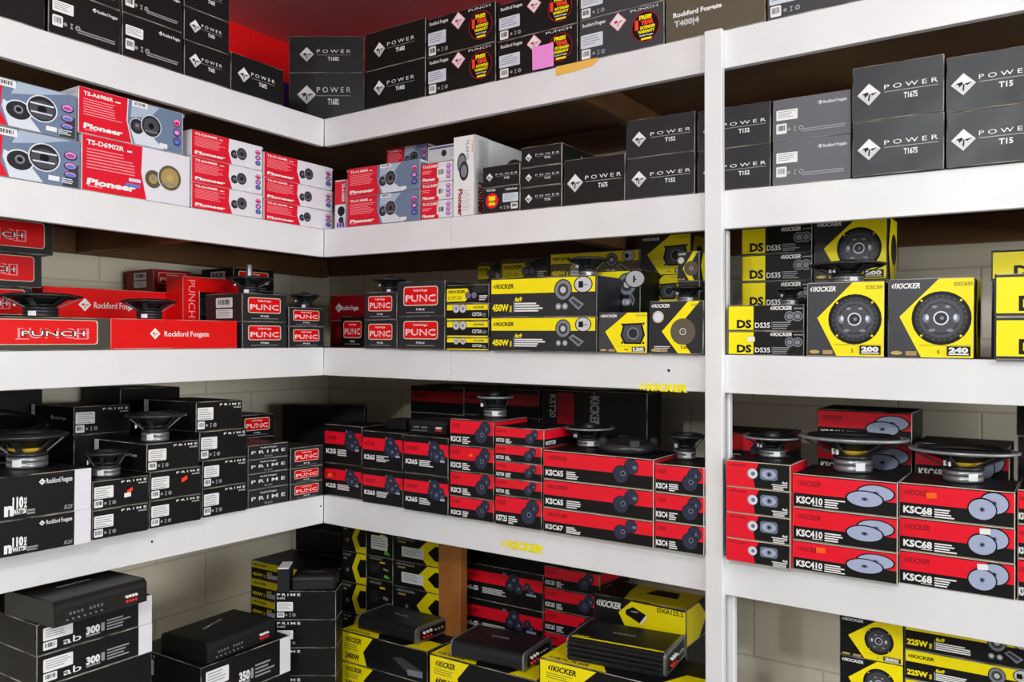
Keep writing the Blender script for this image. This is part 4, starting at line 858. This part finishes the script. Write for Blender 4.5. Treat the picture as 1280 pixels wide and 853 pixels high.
# fourth shelf
p = spot('L', 3, 34, -.08, D1); speaker(p, rpx(p, 46), rpx(p, 42), 'black subwoofer on the white-flapped carton, lower of two', mag='magnet_steel', mr=.5, spider='spider_yellow', name='subwoofer')
spk_on('L', 3, 194, 70, 34, D3, -.03, 'round speaker with ribbed steel magnet on the third stack, fourth shelf', mr=.46)
spk_on('L', 3, 133, 50, 30, D2, -.035, 'speaker with steel magnet on the carton with orange sticker', mr=.64)
spk_on('R', 3, 619, 46, 26, D13, -.09, 'metal-ringed speaker on the four-high red and black stack', mr=.62, flange='flange_grey', bump=True)
spk_on('R', 3, 737, 62, 24, D15, -.11, 'flat-topped round speaker on the long red and black cartons', mr=.5, flange='flange_grey', bump=True)
spk_on('R', 3, 858, 48, 30, D16, -.09, 'speaker with bright magnet on the stack beside the post', mr=.5)
spk_on('R', 3, 966, 72, 26, D17, -.085, 'round speaker with bright magnet right of the post, fourth shelf', mr=.44, flange='flange_grey', bump=True)
spk_on('R', 3, 1066, 92, 44, D18, -.09, 'big oval speaker with yellow spider on the flat oval cartons', oval=1.42, mr=.5, flange='flange_grey', spider='spider_yellow', mh=.36, name='oval_loudspeaker')
spk_on('R', 3, 1204, 92, 40, D19, -.09, 'big oval speaker on the round oval cartons at right', oval=1.36, mr=.5, flange='flange_grey', spider='spider_yellow', mh=.36, name='oval_loudspeaker')
p = spot('L', 3, 0, -.32, D0); p.z += .018; speaker(p, rpx(p, 50), rpx(p, 40), 'black subwoofer tilted towards the room, upper of two', mag='magnet_dark', mr=.5, name='subwoofer', tilt=(0, .24))
# speaker grille lying flat
p = spot('R', 3, 785, -.075, D15); R = rpx(p, 36); h = rpx(p, 18)
t = empty('speaker_grille', p); tag(t, 'flat round black speaker grille lying on the long red cartons', 'speaker grille')
mb = MB(); mb.lathe([(R*.92,0),(R,.1*h),(R,.4*h),(R*.93,.62*h),(R*.80,.7*h),(R*.78,.5*h)], 'flange_black', 48); mb.build('rim', t)
mb = MB(); mb.lathe([(R*.79,.5*h),(R*.6,.8*h),(R*.3,.95*h),(.0001,h)], 'cone_black', 48); mb.build('mesh_cover', t)
for a in (.5, 2.2, 3.7, 5.4):
    mb = MB(); T = Matrix.Rotation(a, 4, 'Z'); mb.box((R*.74,-R*.18,.45*h), (R*1.0,R*.18,.95*h), 'flange_black', .002, T=T); mb.build('clip', t)

def extrude_x(mb, prof, x0, x1, mat, smooth=False):
    n = len(prof); vs = [(x0, y, z) for y, z in prof] + [(x1, y, z) for y, z in prof]
    mb.mesh(vs, [(i, i+n, (i+1) % n + n, (i+1) % n) for i in range(n)], mat, smooth)
    mb.mesh([(x0, y, z) for y, z in prof][::-1], [tuple(range(n))], mat); mb.mesh([(x1, y, z) for y, z in prof], [tuple(range(n))], mat)
def rrprof(d, h, r, k=5, rb=.25):
    pts = []
    for cy, cz, a, rr in ((r*rb, r*rb, 180, r*rb), (d-r*rb, r*rb, 270, r*rb), (d-r, h-r, 0, r), (r, h-r, 90, r)):
        pts += [(cy + rr*cos(radians(a+90*i/k)), cz + rr*sin(radians(a+90*i/k))) for i in range(k+1)]
    return pts
def put(o, A, Bp, z):      # front edge from A to Bp
    u = Vector((Bp.x - A.x, Bp.y - A.y, 0)); o.location = (A.x, A.y, z); o.rotation_euler = (0, 0, math.atan2(u.y, u.x)); return u.length
def flat_text(parent, txt, x, y, z, w, cap, col, rot=0, name='maker_lettering', vert=False, it=0):
    vs, fs, W = glyphs(txt, .03, 1.0); mb = MB(); s = w / W
    c, n = cos(rot), sin(rot)
    pts = [(px*s + it*py*cap, py*cap) for px, py in vs]
    mb.mesh([(x + a*c - b*n, y if vert else y + a*n + b*c, z + (b if vert else 0)) for a, b in pts], fs, col)
    return mb.build(name, parent)
def rf_amp(A, Bp, z, d, h, label, txt_rot=0, panel=True, group='black amplifiers on cartons'):
    t = empty('amplifier'); W = put(t, A, Bp, z); tag(t, label, 'amplifier', group)
    mb = MB(); extrude_x(mb, rrprof(d, h, h*.28, rb=.12), 0, W, 'amp_black'); mb.build('case', t)
    for x in (-.0012, W - .003):
        mb = MB(); extrude_x(mb, [(y*1.0 + .0, zz) for y, zz in rrprof(d, h, h*.28, rb=.12)], x, x + .0042, 'amp_satin'); mb.build('end_plate', t)
    if panel:
        P = MB(); P.box((W*.06, -.0016, h*.14), (W*.95, .002, h*.62), 'socket_black', .0006); pn = P.build('control_panel', t)
        for k in range(4):
            for q in range(2):
                j = MB(); j.lathe([(.0001,.006),(.0022,.006),(.0034,.005),(.0034,0)], 'rca_white' if q else 'rca_red', 12); o = j.build('socket', pn); o.location = (W*(.76 + .035*k), -.0016, h*(.26 + .2*q)); o.rotation_euler = (pi/2, 0, 0)
        for k in range(8):
            j = MB(); j.box((0, -.004, 0), (.005, 0, .006), 'magnet_steel', .0008); o = j.build('terminal', pn); o.location = (W*(.14 + .04*k + (.05 if k > 3 else 0)), -.0012, h*.38)
        for k in range(7):
            j = MB(); j.lathe([(.0001,.004),(.0022,.004),(.0022,0)], 'magnet_steel', 10); o = j.build('knob', pn); o.location = (W*(.12 + .06*k), -.0012, h*.2); o.rotation_euler = (pi/2, 0, 0)
    flat_text(t, 'Rockford Fosgate', W*.32, d*.55, h + .0004, W*.36, d*.05, 'silver', txt_rot)
    return t
def k_amp(A, Bp, z, d, h, label, fins=False, group='black amplifiers on cartons'):
    t = empty('amplifier'); W = put(t, A, Bp, z); tag(t, label, 'amplifier', group)
    mb = MB(); pr = []
    if fins:
        n = 4; r = h*.12
        for k in range(n): zz = h*(.08 + .84*k/n); pr += [(-.0, zz), (-.004, zz + h*.04), (-.004, zz + h*.13), (.004, zz + h*.15), (.004, zz + h*.2)]
        pr += [(.012, h), (d - .012, h), (d, h*.8), (d, 0), (0, 0)]
        pr = [(y, zz) for y, zz in pr]
    else: pr = rrprof(d, h, h*.42, 6, .6)
    extrude_x(mb, pr, .004, W - .006, 'amp_satin' if not fins else 'amp_black', False); mb.build('heatsink', t)
    for x, w_ in ((0, .004), (W - .006, .006)):
        mb = MB(); extrude_x(mb, rrprof(d + .002, h + .0015, h*.3, 5, .5), x, x + w_, 'end_plate'); e = mb.build('end_plate', t)
    P = MB(); P.box((W, d*.12, h*.15), (W + .0015, d*.9, h*.82), 'socket_black', .0005); pn = P.build('control_panel', t)
    for k in range(3):
        for q in range(2):
            j = MB(); j.lathe([(.0001,.008),(.0026,.008),(.004,.007),(.004,0)], 'rca_red' if q == 0 else 'rca_white', 12); o = j.build('socket', pn); o.location = (W + .0015, d*(.22 + .1*k), h*(.32 + .3*q)); o.rotation_euler = (0, pi/2, 0)
    for k in range(3):
        j = MB(); j.lathe([(.0001,.005),(.004,.005),(.004,0)], 'magnet_steel', 12); o = j.build('knob', pn); o.location = (W + .0015, d*(.58 + .1*k), h*.5); o.rotation_euler = (0, pi/2, 0)
    flat_text(t, 'KICKER', W*.36, d*.48, h + .0006, W*.24, d*.07, 'sil2', it=.2)
    if fins:
        mb = MB(); mb.box((.01, .0105, h + .0002), (W*.97, .0165, h + .0012), 'yel'); mb.build('trim_stripe', t); flat_text(t, 'KICKER', W*.05, .02, h + .0008, W*.16, .008, 'yel', it=.2)
    return t
def ztop(st): o = st['objs'][0]; return o.matrix_world.translation.z + max(v.co.z for v in o.data.vertices) + .0012
z = ztop(E10); A = hz(447, 787, z); k_amp(A, hz(520, 807, z), z, .155, .047, 'black finless amplifier on the leftmost yellow-ended carton')
z = ztop(E11); A = hz(563, 822, z); k_amp(A, hz(655, 842, z), z, .17, .05, 'black finless amplifier on the middle yellow-ended carton')
z = ztop(E12); A = hz(708, 824, z); k_amp(A, hz(832, 848, z), z, .17, .058, 'ribbed black amplifier with yellow stripe on rightmost carton', fins=True)
z = ztop(E1); A = hz(68, 786, z); rf_amp(A, hz(183, 752, z), z, .2, .056, 'large black amplifier on the white-ended cartons at lower left')
z = ztop(E2); A = hz(259, 831, z); rf_amp(A, hz(344, 797, z), z, .19, .055, 'black amplifier with silver sockets on the white-flapped carton', txt_rot=.3)
z = ztop(E3); A = hz(366, 738, z); rf_amp(A, hz(418, 737, z), z, .097, .04, 'small black amplifier on the bottom corner stack', panel=False)
z = ztop(E3); A = hz(345.5, 741, z); Bq = hz(363, 740.5, z)
t = empty('amplifier_bracket'); W = put(t, A + (A - Bq)*-.05, Bq, z); tag(t, 'small black block with pale top beside the corner amplifier', 'bracket')
mb = MB(); mb.box((0, 0, 0), (W*.9, .08, .068), 'amp_black', .002); mb.build('block', t); mb = MB(); mb.box((.002, .002, .0685), (W*.9 - .002, .078, .073), 'wht2', .001); mb.build('top_pad', t)
z = ztop(D12); A = hy(503, 543, -.0); p0 = Vector((A.x, .03, z)); rf_amp(p0, p0 + Vector((.145, 0, 0)), z, .12, .04, 'small black amplifier on the red-banded cartons, fourth shelf')
z = ztop(D11); A = hy(485, 535, .0); p0 = Vector((A.x - .06, .05, z))
tn = empty('amplifier_bracket', p0); tag(tn, 'black plastic block on the red-banded cartons left of amplifier', 'bracket'); mb = MB(); mb.box((0,0,0), (.085,.08,.03), 'amp_satin', .003); mb.build('block', tn); mb = MB(); mb.box((.01,-.0015,.008), (.075,.002,.02), 'socket_black', .0005); mb.build('slot_plate', tn)
# pink note on a carton, orange tape on the top board
bpy.context.view_layer.update()
o_ = pn['objs'][1]; a = hy(665.5, 57, -.004); b = hy(692, 52, -.004); c = hy(692, 81, -.004)
mb = MB(); w_, h_ = b.x - a.x, b.z - c.z; mb.box((0, -.0009, 0), (w_, -.0001, h_), 'pink'); n_ = mb.build('sticky_note', o_); n_.matrix_world = Matrix.Translation((a.x, -.0032, c.z - .003)) @ Matrix.Rotation(.02, 4, 'X'); n_['label'] = 'pink paper note'
a = hy(695, 96, 0); mb = MB()
pts = [(695,95.5),(718,89.5),(741,82.5),(748,75),(747,72),(695,83.5)]
q = [hy(x, y, -.0006) for x, y in pts]; mb.poly([(p.x - a.x, 0, p.z - a.z) for p in q], 'tape'); mb.poly([(p.x - a.x, .0004, p.z - a.z) for p in q][::-1], 'tape')
for i in range(len(q)): p, r = q[i], q[(i+1) % len(q)]; mb.poly([(p.x - a.x, 0, p.z - a.z), (r.x - a.x, 0, r.z - a.z), (r.x - a.x, .0004, r.z - a.z), (p.x - a.x, .0004, p.z - a.z)], 'tape')
n_ = mb.build('tape_strip', SHELF['R', 0]); n_.matrix_world = Matrix.Translation((a.x, -.0012, a.z)); n_['label'] = 'torn orange tape'
# ------------------------------------------------------------------ light, camera, output
def bulb(name, loc, e, r=.09, col=(.965,1,1)):
    l = bpy.data.lights.new(name, 'POINT'); l.energy = e; l.color = col; l.shadow_soft_size = r
    o = bpy.data.objects.new(name, l); COLL.objects.link(o); o.location = loc; return o
for x, y, e in ((2.6, -1.35, 38), (1.65, -2.7, 105), (1.3, -4.6, 90)):      # ceiling lamps of the shop
    bulb('ceiling_lamp', (x, y, CEIL - .28), e)
l = bpy.data.lights.new('added_side_fill', 'AREA'); l.shape = 'RECTANGLE'; l.size = 3.4; l.size_y = 1.48; l.energy = 235; l.color = (.96, 1, 1)  # added area light to brighten the left run and lower wall, no known source
o = bpy.data.objects.new('added_side_fill', l); COLL.objects.link(o); o.location = (XR - .06, -1.5, 1.375); o.rotation_euler = (pi/2, 0, pi/2)
w = bpy.data.worlds.new('room_air'); SC.world = w; w.use_nodes = True; w.node_tree.nodes['Background'].inputs[0].default_value = (.5,.5,.5,1); w.node_tree.nodes['Background'].inputs[1].default_value = .3
cd = bpy.data.cameras.new('camera'); cd.sensor_width = 36; cd.lens = 36 * F / 1280; cd.clip_start = .05
co = bpy.data.objects.new('camera', cd); COLL.objects.link(co); co.matrix_world = Matrix.Translation(CAM) @ ROT.to_4x4(); SC.camera = co
SC.view_settings.view_transform = 'Standard'; SC.view_settings.look = 'None'; SC.view_settings.gamma = 1; SC.view_settings.use_curve_mapping = False
SC.view_settings.exposure = -0.42
